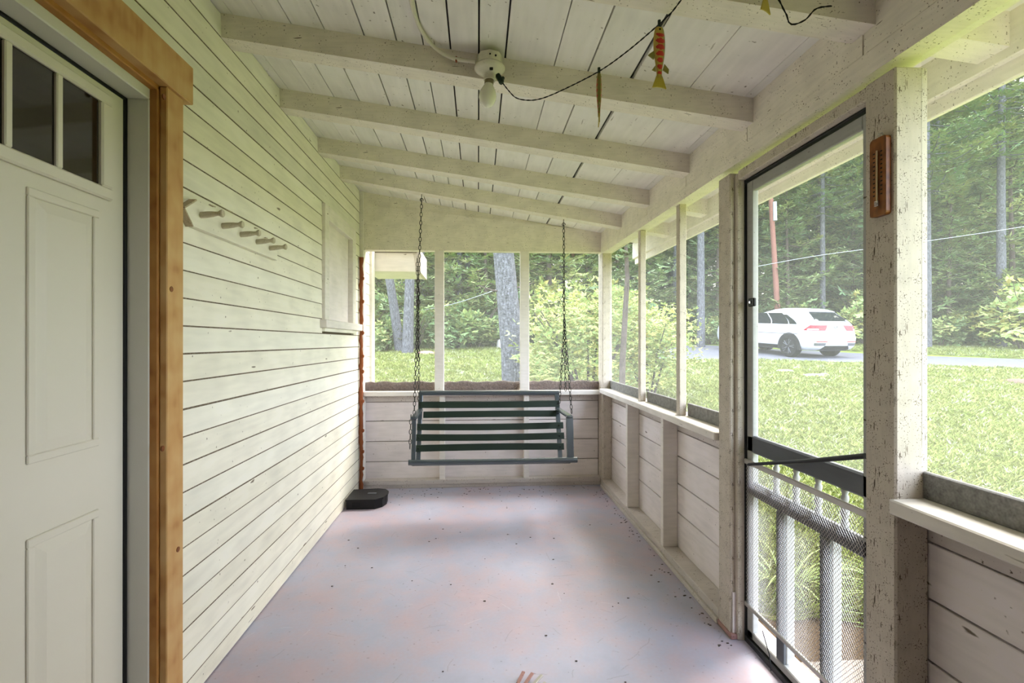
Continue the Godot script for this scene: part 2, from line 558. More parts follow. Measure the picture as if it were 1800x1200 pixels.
func build_ground() -> void:
	var g := thing("lawn", "mown green lawn sloping up to the driveway and the woods", "lawn", Vector3.ZERO, "", "structure")
	var s := Shape.new()
	var xs := [-60.0, -30.0, -15.0, -8.0, -4.0, -1.2, 1.2, 3.0, 6.0, 10.0, 15.0, 20.0, 30.0, 45.0, 70.0, 100.0]
	var zs := [25.0, 10.0, 4.0, 0.0, -2.0, -4.0, -6.0, -9.0, -12.0, -15.0, -18.0, -22.0, -28.0, -40.0, -60.0, -90.0]
	for i in xs.size() - 1:
		for j in zs.size() - 1:
			var p := []
			for e in [[0, 0], [1, 0], [1, 1], [0, 1]]:
				var q := Vector3(xs[i + e[0]], 0, zs[j + e[1]])
				q.y = ground_y(q)
				p.append(q)
			s.quad(p[0], p[1], p[2], p[3], Vector3.UP)
	part(g, "turf", s, M.lawn)

	# the driveway: gravel, from the woods past the car to the bottom of the lawn
	var road := thing("driveway", "pale gravel driveway crossing the lawn behind the parked car", "driveway", Vector3.ZERO, "", "structure")
	s = Shape.new()
	var near_edge := [[2300, 668], [2050, 657], [1800, 650], [1640, 643], [1520, 638], [1340, 634], [1240, 637], [1150, 632]]
	var far_edge := [[2300, 640], [2050, 637], [1800, 632], [1640, 627], [1520, 622], [1340, 613], [1240, 607], [1150, 606]]
	for k in near_edge.size() - 1:
		var a := gpix(near_edge[k][0], near_edge[k][1]); var b := gpix(near_edge[k + 1][0], near_edge[k + 1][1])
		var c := gpix(far_edge[k + 1][0], far_edge[k + 1][1]); var d := gpix(far_edge[k][0], far_edge[k][1])
		var up := Vector3(0, 0.02, 0)
		s.quad(a + up, b + up, c + up, d + up, Vector3.UP)
	part(road, "gravel_bed", s, M.gravel)
	var tr := thing("grass_track", "faint pale wheel track through the grass before the big grey trunk", "track", Vector3.ZERO, "", "structure")
	s = Shape.new()
	var cols := [560, 700, 850, 1000, 1160]
	for k in cols.size() - 1:
		var up := Vector3(0, 0.025, 0)
		s.quad(gpix(cols[k], 642) + up, gpix(cols[k + 1], 641) + up, gpix(cols[k + 1], 638) + up, gpix(cols[k], 638.5) + up, Vector3.UP)
	part(tr, "worn_grass", s, M.track)


func build_floor() -> void:
	var f := thing("floor", "worn porch floor in lilac grey paint over old red", "floor", Vector3.ZERO, "", "structure")
	slab(f, "slab", Vector3(-1.16, -0.22, -4.62), Vector3(1.30, 0, 2.1), M.floor, 0.004)


# lapped board along z with its lower edge standing proud
func lap_board(z0: float, z1: float, y0: float, y1: float) -> Shape:
	var s := Shape.new()
	var back := WALL_L - 0.04
	var p := []
	for z in [z0, z1]:
		p += [Vector3(back, y0, z), Vector3(WALL_L - 0.001, y0, z), Vector3(WALL_L - 0.004, y1, z), Vector3(back, y1, z)]
	s.hexa(p)
	return s


func build_left_wall() -> void:
	var w := thing("wall_left", "white lapped clapboard house wall along the porch", "wall", Vector3.ZERO, "", "structure")
	# the house behind it, with the opening of the door
	slab(w, "house_core", Vector3(-5.0, -0.4, -4.99), Vector3(-1.17, 2.9, 2.1), M.siding[0])
	slab(w, "sheathing", Vector3(-1.17, -0.2, -4.95), Vector3(-1.050, 2.75, -1.70), M.joint)
	slab(w, "sheathing", Vector3(-1.17, 2.09, -1.70), Vector3(-1.050, 2.75, -0.66), M.joint)
	slab(w, "sheathing", Vector3(-1.17, -0.2, -0.66), Vector3(-1.050, 2.75, 2.1), M.joint)
	var y := 0.082 - 0.0975
	var k := 0
	while y < 2.62:
		var y1 := minf(y + 0.0975 - ([0.0065, 0.0055, 0.0075, 0.006] if k < 14 else [0.0042, 0.0036, 0.0048, 0.004])[k % 4], 2.66)
		var y0 := maxf(y, 0.006)
		var cuts := [[2.1, -4.455]]
		if y0 < 2.22:
			cuts = [[2.1, -0.56], [-1.742, -4.455]]
		if y0 < 2.20 and y1 > 1.40:
			cuts = [[2.1, -0.56], [-1.742, -3.40], [-4.24, -4.455]]
		for c in cuts:
			var m: Material = M.siding[3] if k == 23 else M.siding[(k * 7 + int(c[0] * 3.0) + 9) % 3]
			part(w, "siding_board", lap_board(c[0], c[1], y0, y1), m)
			if y1 < 2.6:
				slab(w, "dirty_joint", Vector3(-1.05, y1, c[1]), Vector3(WALL_L - 0.003, y + 0.0975, c[0]), M.joint, 0.0)
		if y1 > -0.2:
			part(w, "siding_board", lap_board(-4.60, -4.90, y0, y1), M.siding[k % 3])
		y += 0.0975
		k += 1
	# the corner of the house beyond the porch, with its boxed eave
	slab(w, "corner_board", Vector3(-1.07, -0.3, -4.99), Vector3(-1.008, 2.6, -4.87), M.trim)
	var e := thing("house_eave", "white boxed eave end jutting from the house corner beyond the porch", "eave", Vector3.ZERO, "", "structure")
	slab(e, "end_board", Vector3(-1.10, 1.985, -5.04), Vector3(-0.615, 2.17, -5.0), M.trim)
	var s := Shape.new()
	s.hexa([Vector3(-0.64, 2.17, -4.995), Vector3(-0.60, 1.98, -4.995), Vector3(-0.565, 1.98, -4.995), Vector3(-0.565, 2.2, -4.995), Vector3(-0.64, 2.17, -5.6), Vector3(-0.60, 1.98, -5.6), Vector3(-0.565, 1.98, -5.6), Vector3(-0.565, 2.2, -5.6)])
	part(e, "fascia_board", s, M.post)
	slab(e, "roof_edge", Vector3(-1.2, 2.172, -5.6), Vector3(-0.60, 2.21, -4.98), M.rot)
	slab(e, "soffit", Vector3(-1.10, 1.985, -5.6), Vector3(-0.60, 2.0, -5.04), M.trim)

	# the blanked window
	var o := thing("window_1", "blanked white window with plain casing in the clapboard wall", "window", Vector3.ZERO, "", "structure")
	var X := WALL_L + 0.020
	slab(o, "casing_board", Vector3(-1.068, 1.44, -3.49), Vector3(X, 2.215, -3.40), M.trim)
	slab(o, "casing_board", Vector3(-1.068, 1.44, -4.24), Vector3(X, 2.215, -4.14), M.trim)
	slab(o, "head_board", Vector3(-1.068, 2.12, -4.14), Vector3(X, 2.215, -3.49), M.trim)
	slab(o, "blank_panel", Vector3(-1.08, 1.43, -4.14), Vector3(-1.049, 2.13, -3.49), M.knee[0])
	slab(o, "window_sill", Vector3(-1.068, 1.385, -4.37), Vector3(-0.985, 1.44, -3.36), M.trim, 0.005)
	slab(o, "apron", Vector3(-1.068, 1.36, -4.24), Vector3(X, 1.385, -3.40), M.siding[2])

	# squeezed-out foam in the corner
	var f := thing("foam_bead", "rusty orange bead of sealing foam in the wall corner", "sealant")
	var pts := []
	var rad := []
	var yy := 0.01
	while yy < 2.03:
		pts.append(Vector3(-1.012 + rng.randf_range(-0.004, 0.004), yy, -4.43 + rng.randf_range(-0.004, 0.004)))
		rad.append(rng.randf_range(0.011, 0.021))
		yy += rng.randf_range(0.02, 0.05)
	s = Shape.new()
	s.tube(pts, rad, 8)
	part(f, "bead", s, M.foam)
	for b in 9:
		s = Shape.new()
		var c := Vector3(-1.0, 0.15 + b * 0.21 + rng.randf_range(-0.05, 0.05), -4.425)
		s.tube([c + Vector3(0, -0.02, 0), c + Vector3(0.004, -0.008, 0.003), c + Vector3(0.004, 0.006, 0.003), c + Vector3(0, 0.016, 0)], [0.003, 0.013, 0.014, 0.003], 7)
		part(f, "drip", s, M.foam)


func build_house_door() -> void:
	var d := thing("door_1", "white panelled house door with small panes above", "door", Vector3.ZERO, "", "structure")
	var X := -1.10
	slab(d, "door_leaf", Vector3(-1.145, 0.02, -1.635), Vector3(X, 2.045, -0.72), M.door, 0.002)
	# panels: a moulded rim round a raised field
	for z0 in [-1.53, -1.057]:
		var z1: float = z0 + 0.232
		for yy in [[0.20, 0.807], [0.99, 1.67]]:
			var rim := Shape.new()
			var t := 0.022
			for e in [[Vector3(0, yy[0], z0), Vector3(0, yy[0] + t, z1)], [Vector3(0, yy[1] - t, z0), Vector3(0, yy[1], z1)], [Vector3(0, yy[0] + t, z0), Vector3(0, yy[1] - t, z0 + t)], [Vector3(0, yy[0] + t, z1 - t), Vector3(0, yy[1] - t, z1)]]:
				rim.span(e[0] + Vector3(X - 0.002, 0, 0), e[1] + Vector3(X + 0.006, 0, 0), 0.005)
			part(d, "panel_moulding", rim, M.door)
			var fs := Shape.new()
			var i := 0.052
			var a := [Vector3(X, yy[0] + t, z0 + t), Vector3(X, yy[1] - t, z0 + t), Vector3(X, yy[1] - t, z1 - t), Vector3(X, yy[0] + t, z1 - t)]
			var b := [Vector3(X + 0.007, yy[0] + i, z0 + i), Vector3(X + 0.007, yy[1] - i, z0 + i), Vector3(X + 0.007, yy[1] - i, z1 - i), Vector3(X + 0.007, yy[0] + i, z1 - i)]
			fs.hexa(a + b)
			part(d, "raised_panel", fs, M.door)
	# the light at the top
	var ring := Shape.new()
	var z0 := -1.575
	var z1 := -0.78
	for e in [[1.71, 1.745, z0, z1], [1.99, 2.022, z0, z1], [1.745, 1.99, z0, z0 + 0.045], [1.745, 1.99, z1 - 0.045, z1]]:
		ring.span(Vector3(X - 0.002, e[0], e[2]), Vector3(X + 0.014, e[1], e[3]), 0.006)
	part(d, "glazing_frame", ring, M.door)
	var zc := [-1.53, -1.385, -1.242, -1.10, -0.96, -0.825]
	for k in 5:
		slab(d, "pane", Vector3(X, 1.745, zc[k] + 0.004), Vector3(X + 0.004, 1.99, zc[k + 1] - 0.004), M.glass_dark, 0.0)
		if k > 0:
			slab(d, "muntin", Vector3(X + 0.001, 1.745, zc[k] - 0.010), Vector3(X + 0.012, 1.99, zc[k] + 0.010), M.door)
	# frame
	slab(d, "weather_strip", Vector3(-1.12, 0.0, -1.646), Vector3(-1.094, 2.053, -1.634), M.black, 0.002)
	slab(d, "weather_strip", Vector3(-1.12, 2.043, -1.646), Vector3(-1.094, 2.053, -0.71), M.black, 0.002)
	slab(d, "jamb", Vector3(-1.16, 0, -1.70), Vector3(WALL_L, 2.055, -1.645), M.jamb)
	slab(d, "jamb", Vector3(-1.16, 0, -0.71), Vector3(WALL_L, 2.055, -0.66), M.jamb)
	slab(d, "head_jamb", Vector3(-1.16, 2.053, -1.70), Vector3(WALL_L, 2.09, -0.66), M.jamb)
	slab(d, "threshold", Vector3(-1.16, 0, -1.645), Vector3(-1.02, 0.022, -0.71), M.metal)
	var t := thing("trim_1", "fresh yellow pine casing round the house door", "trim", Vector3.ZERO, "", "structure")
	for z in [-1.648, -0.618]:
		slab(t, "backing_strip", Vector3(-1.07, 0, z - 0.095), Vector3(-1.006, 2.10, z), M.pine_edge)
		slab(t, "casing_board", Vector3(-1.006, 0, z - 0.097), Vector3(-0.982, 2.10, z - 0.008), M.pine)
	slab(t, "backing_strip", Vector3(-1.07, 2.085, -1.743), Vector3(-1.006, 2.17, -0.6), M.pine_edge)
	slab(t, "head_casing", Vector3(-1.066, 2.10, -1.785), Vector3(-0.972, 2.228, -0.56), M.pine)
	# knots
	for q in [[301, 508], [286, 788], [313, 965], [288, 170]]:
		var c := on(q[0], q[1], 0, -0.982)
		var ks := Shape.new()
		ks.tube([c - Vector3(0.002, 0, 0), c + Vector3(0.0015, 0, 0)], 0.009, 9)
		part(t, "knot", ks, M.thermo)


const NEAR_FACE := [[-0.62, -0.55], [-1.46, -1.33], [-2.09, -1.955], [-2.69, -2.565], [-3.31, -3.185], [-3.83, -3.815]]

func build_ceiling() -> void:
	var c := thing("ceiling", "white painted board ceiling on sloping rafters", "ceiling", Vector3.ZERO, "", "structure")
	var seams := [-1.068, -0.985, -0.861, -0.75, -0.617, -0.457, -0.327, -0.219, -0.11, 0.004, 0.11, 0.307, 0.444, 0.62, 0.855, 1.077, 1.29, 1.50]
	var gaps := [0.001, 0.002, 0.002, 0.004, 0.005, 0.006, 0.006, 0.005, 0.007, 0.007, 0.007, 0.004, 0.006, 0.016, 0.003, 0.002, 0.002, 0.002]
	for k in seams.size() - 1:
		var x0: float = seams[k] + gaps[k] / 2.0
		var x1: float = seams[k + 1] - gaps[k + 1] / 2.0
		var s := Shape.new()
		var p := []
		for z in [2.1, -4.62]:
			p += [Vector3(x0, ceil_y(x0), z), Vector3(x1, ceil_y(x1), z), Vector3(x1, ceil_y(x1) + 0.02, z), Vector3(x0, ceil_y(x0) + 0.02, z)]
		s.hexa(p)
		part(c, "ceiling_board", s, M.ceiling[(k * 5 + 1) % 3])
	var spots := NEAR_FACE.duplicate()
	spots += [[0.05, 0.1], [0.7, 0.72], [1.35, 1.35]]
	for r in spots:
		var s := Shape.new()
		var dz: float = (r[1] - r[0]) / (FACE_R - WALL_L)
		var a := Vector3(WALL_L - 0.03, 0, 0); var b := Vector3(1.49, 0, 0)
		var p := []
		for q in [a, b]:
			var z: float = r[0] + dz * (q.x - WALL_L)
			var y := ceil_y(q.x)
			p += [Vector3(q.x, y - 0.098, z), Vector3(q.x, y + 0.001, z), Vector3(q.x, y + 0.001, z - 0.092), Vector3(q.x, y - 0.098, z - 0.092)]
		s.hexa(p)
		part(c, "rafter", s, M.beam)
	# eave boards outside
	slab(c, "fascia_board", Vector3(1.49, 2.09, -4.75), Vector3(1.515, ceil_y(1.49) + 0.05, 2.1), M.beam)
	slab(c, "drip_board", Vector3(1.515, 2.04, -4.75), Vector3(1.535, 2.24, 2.1), M.beam)
	var r := thing("roof", "dark shingled lean-to roof over the porch", "roof", Vector3.ZERO, "", "structure")
	var s2 := Shape.new()
	var p2 := []
	for z in [2.15, -4.78]:
		p2 += [Vector3(-1.2, ceil_y(-1.2) + 0.022, z), Vector3(1.58, ceil_y(1.58) + 0.022, z), Vector3(1.58, ceil_y(1.58) + 0.075, z), Vector3(-1.2, ceil_y(-1.2) + 0.075, z)]
	s2.hexa(p2)
	part(r, "roof_deck", s2, M.shingle)


func screen(parent: Node3D, a: Vector3, b: Vector3) -> void:
	slab(parent, "insect_screen", a, b, M.screen, 0.0)


func build_far_wall() -> void:
	var w := thing("wall_far", "low white board wall with screened openings at the porch end", "wall", Vector3.ZERO, "", "structure")
	var Z := FAR_Z
	# frame
	slab(w, "post", Vector3(-1.045, 0, Z - 0.09), Vector3(-1.0, 2.10, Z + 0.005), M.trim)
	slab(w, "corner_strip", Vector3(-1.045, 2.10, Z - 0.03), Vector3(-1.0, 2.615, Z + 0.01), M.trim)
	var s := Shape.new()
	s.hexa([Vector3(-1.0, 2.10, Z), Vector3(1.12, 2.105, Z), Vector3(1.12, 2.29, Z), Vector3(-1.0, 2.50, Z), Vector3(-1.0, 2.10, Z - 0.09), Vector3(1.12, 2.105, Z - 0.09), Vector3(1.12, 2.29, Z - 0.09), Vector3(-1.0, 2.50, Z - 0.09)])
	part(w, "header_board", s, M.beam)
	s = Shape.new()
	s.hexa([Vector3(-1.0, 2.503, Z - 0.012), Vector3(1.12, 2.293, Z - 0.012), Vector3(1.12, ceil_y(1.12), Z - 0.012), Vector3(-1.0, ceil_y(-1.0), Z - 0.012), Vector3(-1.0, 2.503, Z - 0.09), Vector3(1.12, 2.293, Z - 0.09), Vector3(1.12, ceil_y(1.12), Z - 0.09), Vector3(-1.0, ceil_y(-1.0), Z - 0.09)])
	part(w, "filler_board", s, M.beam)
	slab(w, "sill", Vector3(-1.0, 0.815, Z - 0.13), Vector3(1.105, 0.855, Z + 0.02), M.trim, 0.004)
	for x in [-0.342, 0.42]:
		slab(w, "mullion", Vector3(x - 0.041, 0.855, Z - 0.05), Vector3(x + 0.041, 2.11, Z - 0.01), M.trim)
	for x in [-0.317, 0.435]:
		slab(w, "stud", Vector3(x - 0.024, 0.035, Z - 0.075), Vector3(x + 0.024, 0.815, Z - 0.005), M.trim)
	slab(w, "bottom_plate", Vector3(-1.0, 0.033, Z - 0.09), Vector3(1.105, 0.073, Z + 0.01), M.curb)
	slab(w, "base_board", Vector3(-1.0, 0, Z - 0.09), Vector3(1.105, 0.033, Z), M.curb)
	# boards of the low wall
	var ys := [0.073, 0.22, 0.401, 0.583, 0.754]
	for k in 4:
		slab(w, "wall_board", Vector3(-1.0, ys[k] + 0.003 - (0.03 if k == 0 else 0.0), Z - 0.094), Vector3(1.105, ys[k + 1] - 0.003, Z - 0.077), M.knee[k % 2], 0.002)
	slab(w, "sheathing", Vector3(-1.03, -0.05, Z - 0.107), Vector3(1.2, 0.815, Z - 0.094), M.joint)
	slab(w, "wall_board", Vector3(-1.0, 0.756, Z - 0.094), Vector3(1.105, 0.815, Z - 0.072), M.curb, 0.002)
	# rotten strips along the foot of the screens, and the screens
	var xs := [[-1.0, -0.383], [-0.301, 0.379], [0.461, 1.105]]
	for e in xs:
		var f := Shape.new()
		var n := 14
		for i in n:
			var a: float = lerpf(e[0], e[1], i / float(n)); var b: float = lerpf(e[0], e[1], (i + 1) / float(n))
			var h := [0.93, 0.935, 0.928, 0.938, 0.94, 0.932, 0.927]
			f.hexa([Vector3(a, 0.856, Z - 0.065), Vector3(b, 0.856, Z - 0.065), Vector3(b, h[(i + 1) % 7], Z - 0.065), Vector3(a, h[i % 7], Z - 0.065), Vector3(a, 0.856, Z - 0.10), Vector3(b, 0.856, Z - 0.10), Vector3(b, h[(i + 1) % 7], Z - 0.10), Vector3(a, h[i % 7], Z - 0.10)])
		part(w, "rotten_strip", f, M.rot)
		screen(w, Vector3(e[0], 0.856, Z - 0.056), Vector3(e[1], 2.10, Z - 0.055))


# the low wall of one bay of the right side, from z0 (near) to z1 (far)
func knee_bay(w: Node3D, z0: float, z1: float, studs: Array) -> void:
	var X := FACE_R
	slab(w, "sill", Vector3(X - 0.02, 0.838, z1), Vector3(X + 0.14, 0.877, z0), M.trim, 0.004)
	slab(w, "bottom_plate", Vector3(X, 0.025, z1), Vector3(X + 0.095, 0.066, z0), M.curb)
	slab(w, "base_board", Vector3(X - 0.012, 0, z1), Vector3(X + 0.095, 0.025, z0), M.curb)
	for z in studs:
		slab(w, "stud", Vector3(X + 0.004, 0.066, z - 0.02), Vector3(X + 0.094, 0.838, z + 0.02), M.trim)
	var ys := [0.066, 0.27, 0.444, 0.608, 0.76]
	for k in 4:
		slab(w, "wall_board", Vector3(X + 0.095, ys[k] + 0.003 - (0.03 if k == 0 else 0.0), z1 - 0.05), Vector3(X + 0.113, ys[k + 1] - 0.003, z0 + 0.05), M.knee[(k + 1) % 2], 0.002)
	slab(w, "sheathing", Vector3(X + 0.112, -0.05, z1 - 0.05), Vector3(X + 0.125, 0.838, z0 + 0.05), M.joint)
	slab(w, "wall_board", Vector3(X + 0.095, 0.762, z1 - 0.05), Vector3(X + 0.113, 0.838, z0 + 0.05), M.curb, 0.002)


func build_right_wall() -> void:
	var w := thing("wall_right", "screened porch side with white posts above a low board wall", "wall", Vector3.ZERO, "", "structure")
	var X := FACE_R
	# posts: far corner, two at the screen door, two behind the viewer
	for z in [[-4.56, -4.40, 2.09], [-2.225, -2.12, 2.03], [-1.355, -1.25, 2.02], [-0.74, -0.64, 2.02], [1.98, 2.08, 2.02]]:
		slab(w, "post", Vector3(X + (0.0 if z[0] > -4 else 0.01), 0, z[0]), Vector3(X + 0.094, z[2], z[1]), M.post, 0.005)
	slab(w, "post_foot", Vector3(X + 0.008, 0, -2.119), Vector3(X + 0.09, 0.20, -2.112), M.knee[1], 0.003)
	slab(w, "red_block", Vector3(X - 0.005, 0, -2.24), Vector3(X + 0.09, 0.022, -2.10), M.redblock)
	# beam and the boards above it between the rafters
	var s := Shape.new()
	s.hexa([Vector3(X + 0.01, 2.085, -4.56), Vector3(X + 0.01, 2.012, 2.1), Vector3(X + 0.01, 2.103, 2.1), Vector3(X + 0.01, 2.13, -4.56), Vector3(X + 0.10, 2.085, -4.56), Vector3(X + 0.10, 2.012, 2.1), Vector3(X + 0.10, 2.103, 2.1), Vector3(X + 0.10, 2.13, -4.56)])
	part(w, "beam", s, M.beam)
	var cuts := [2.1, 1.30, 0.66, 0.05, -0.60, -1.375, -2.0, -2.61, -3.23, -3.86, -4.5]
	for k in cuts.size() - 1:
		var a: float = cuts[k] - 0.003
		var b: float = cuts[k + 1] + 0.003
		s = Shape.new()
		var ya := lerpf(2.103, 2.13, (2.1 - a) / 6.66) + 0.002
		var yb := lerpf(2.103, 2.13, (2.1 - b) / 6.66) + 0.002
		var yt := ceil_y(X + 0.012)
		var yo := ceil_y(X + 0.05)
		s.hexa([Vector3(X + 0.012, ya, a), Vector3(X + 0.012, yb, b), Vector3(X + 0.012, yt, b), Vector3(X + 0.012, yt, a), Vector3(X + 0.05, ya, a), Vector3(X + 0.05, yb, b), Vector3(X + 0.05, yo, b), Vector3(X + 0.05, yo, a)])
		part(w, "blocking_board", s, M.beam)
	knee_bay(w, -2.225, -4.40, [-2.945, -3.66])
	knee_bay(w, -0.74, -1.25, [])
	knee_bay(w, 1.98, -0.64, [0.6])
	for k in 6:  # unseen bay, boarding added to keep light off the near post and door
		slab(w, "wall_board", Vector3(X + 0.06, 0.877 + k * 0.2, -0.64), Vector3(X + 0.085, 0.877 + k * 0.2 + 0.196, 1.98), M.knee[k % 2])
	slab(w, "sheathing", Vector3(X + 0.085, 0.85, -0.66), Vector3(X + 0.10, 2.08, 2.08), M.knee[0])
	# the sill laps the post beside the door
	slab(w, "sill_end", Vector3(X - 0.02, 0.838, -1.25), Vector3(X + 0.0, 0.877, -1.24), M.trim, 0.003)
	# mullions, strips and screens
	for z in [-2.765, -3.445]:
		slab(w, "mullion", Vector3(X + 0.03, 0.877, z - 0.024), Vector3(X + 0.07, 2.07, z + 0.024), M.post)
	for e in [[-2.225, -2.74, 2.05], [-2.79, -3.42, 2.06], [-3.47, -4.40, 2.08], [-1.25, -0.74, 2.05]]:
		slab(w, "foot_strip", Vector3(X + 0.075, 0.877, e[1]), Vector3(X + 0.09, 0.948, e[0]), M.grey_wood)
		screen(w, Vector3(X + 0.0745, 0.877, minf(e[0], e[1])), Vector3(X + 0.0735, e[2], maxf(e[0], e[1])))


func build_near_wall() -> void:
	# unseen board wall, added behind the viewer to keep light out
	var w := thing("wall_near_added", "added unseen white board wall keeping light out behind the viewer", "wall", Vector3.ZERO, "", "structure")
	for k in 12:
		slab(w, "wall_board", Vector3(-1.068, k * 0.218, 2.06), Vector3(1.205, k * 0.218 + 0.214, 2.085), M.knee[k % 2])
	slab(w, "sheathing", Vector3(-1.07, 0, 2.085), Vector3(1.3, 2.62, 2.12), M.knee[0])


func build_screen_door() -> void:
	var d := thing("door_2", "wooden screen door with spindles and diamond wire mesh", "door", Vector3.ZERO, "", "structure")
	var X := FACE_R + 0.058
	var T := 0.026
	var z0 := -2.086
	var z1 := -1.375
	# stops on the posts and above
	slab(d, "door_stop", Vector3(X - 0.036, 0.0, -2.12), Vector3(X + 0.03, 2.02, -2.094), M.post)
	slab(d, "weather_strip", Vector3(X - 0.008, 0.0, -2.094), Vector3(X + 0.02, 1.99, -2.088), M.strip)
	slab(d, "door_stop", Vector3(X - 0.036, 1.99, -2.094), Vector3(X + 0.03, 2.03, -1.355), M.post)
	slab(d, "weather_strip", Vector3(X - 0.008, 1.98, -2.084), Vector3(X + 0.02, 1.99, -1.355), M.strip)
	slab(d, "bottom_sweep", Vector3(X - 0.012, 0.004, z0), Vector3(X + 0.01, 0.03, z1), M.black)
	# stiles and rails
	slab(d, "stile", Vector3(X, 0.03, z0), Vector3(X + T, 1.975, z0 + 0.045), M.door_white)
	slab(d, "stile", Vector3(X, 0.03, z1 - 0.06), Vector3(X + T, 1.975, z1), M.door_white)
	slab(d, "top_rail", Vector3(X, 1.93, z0 + 0.045), Vector3(X + T, 1.975, z1 - 0.06), M.door_white)
	slab(d, "lock_rail", Vector3(X, 0.82, z0), Vector3(X + T, 0.893, z1), M.door_grey, 0.006)
	slab(d, "middle_rail", Vector3(X, 0.637, z0), Vector3(X + T, 0.697, z1), M.door_grey, 0.006)
	slab(d, "bottom_rail", Vector3(X, 0.03, z0), Vector3(X + T, 0.062, z1), M.door_white, 0.004)
	for z in [-1.853, -1.605]:
		var a := slab(d, "baluster", Vector3(X, 0.062, z - 0.024), Vector3(X + 0.012, 0.637, z + 0.024), M.door_grey)
		slab(a, "outer_half", Vector3(X + 0.0125, 0.062, z - 0.024), Vector3(X + 0.046, 0.637, z + 0.024), M.door_white)
	for z in [-1.893, -1.77, -1.65, -1.525]:
		var s := Shape.new()
		var P := [Vector2(0.012, 0.697), Vector2(0.012, 0.715), Vector2(0.008, 0.722), Vector2(0.012, 0.735), Vector2(0.013, 0.75), Vector2(0.009, 0.765), Vector2(0.008, 0.775), Vector2(0.012, 0.787), Vector2(0.012, 0.796), Vector2(0.008, 0.803), Vector2(0.011, 0.812), Vector2(0.011, 0.82)]
		s.lathe(P, Transform3D(Basis.IDENTITY, Vector3(X + 0.013, 0, z)), 12)
		part(d, "spindle", s, M.door_white)
	# diamond mesh on the inside of the lower half
	var m := Shape.new()
	var ya := 0.172
	var yb := 0.772
	var dz := 0.0135
	var dy := 0.0165
	var nz := int((z1 - z0 - 0.02) / dz)
	var ny := int((yb - ya) / dy)
	for i in nz:
		for j in ny:
			var c := Vector3(X - 0.010, ya + (j + 0.5) * dy, z0 + 0.012 + (i + 0.5) * dz)
			for e in [[-1.0, 1.0], [1.0, 1.0]]:
				var p := c + Vector3(0, -dy / 2.0, e[0] * dz / 2.0)
				var q := c + Vector3(0, dy / 2.0, -e[0] * dz / 2.0)
				var wv := Vector3(0, 0, 0.0007)
				m.quad(p - wv, p + wv, q + wv, q - wv, Vector3.LEFT)
				m.quad(p - wv, q - wv, q - wv + Vector3(0.0012, 0, 0), p - wv + Vector3(0.0012, 0, 0), Vector3(0, 0, -1))
				m.quad(p + wv, q + wv, q + wv + Vector3(0.0012, 0, 0), p + wv + Vector3(0.0012, 0, 0), Vector3(0, 0, 1))
	var mm := part(d, "diamond_mesh", m, M.metal)
	mm.set_meta("kind", "stuff")
	slab(d, "mesh_strip", Vector3(X - 0.014, 0.768, z0), Vector3(X - 0.004, 0.79, z1), M.metal)
	slab(d, "mesh_strip", Vector3(X - 0.014, 0.158, z0), Vector3(X - 0.004, 0.178, z1), M.metal)
	screen(d, Vector3(X + 0.012, 0.893, z0 + 0.045), Vector3(X + 0.0125, 1.93, z1 - 0.06))
	# latch and the closing rod
	slab(d, "latch", Vector3(X - 0.012, 1.44, z0 + 0.03), Vector3(X, 1.475, z0 + 0.075), M.black)
	slab(d, "latch_tongue", Vector3(X - 0.016, 1.452, z0 + 0.042), Vector3(X - 0.012, 1.463, z0 + 0.055), M.steel)
	var r := Shape.new()
	r.tube([on(1316, 816, 0, X - 0.035), on(1420, 810, 0, X - 0.035), on(1521, 801, 0, X - 0.035)], [0.006, 0.0075, 0.0085], 8)
	part(d, "closer_rod", r, M.black)
	var tail := Shape.new()
	tail.tube([on(1340, 1108, 0, X - 0.03), on(1352, 1150, 0, X - 0.04), on(1355, 1178, 0, X - 0.04)], 0.002, 6)
	part(d, "loose_cord", tail, M.black)


# a chain of oval links along straight runs
func chain_links(s: Shape, pts: Array) -> void:
	var pitch := 0.031
	var flip := false
	for k in pts.size() - 1:
		var a: Vector3 = pts[k]
		var b: Vector3 = pts[k + 1]
		var d := (b - a).normalized()
		var n := int(a.distance_to(b) / pitch)
		var side := d.cross(Vector3(0.3, 0.1, 1.0)).normalized()
		var other := d.cross(side)
		for i in n:
			var c := a + d * (i + 0.5) * a.distance_to(b) / n
			var w := side if flip else other
			flip = not flip
			var loop := []
			for j in 11:
				var t := TAU * j / 10.0
				loop.append(c + d * (sin(t) * 0.0185) + w * (cos(t) * 0.009))
			s.tube(loop, 0.0026, 5, false)


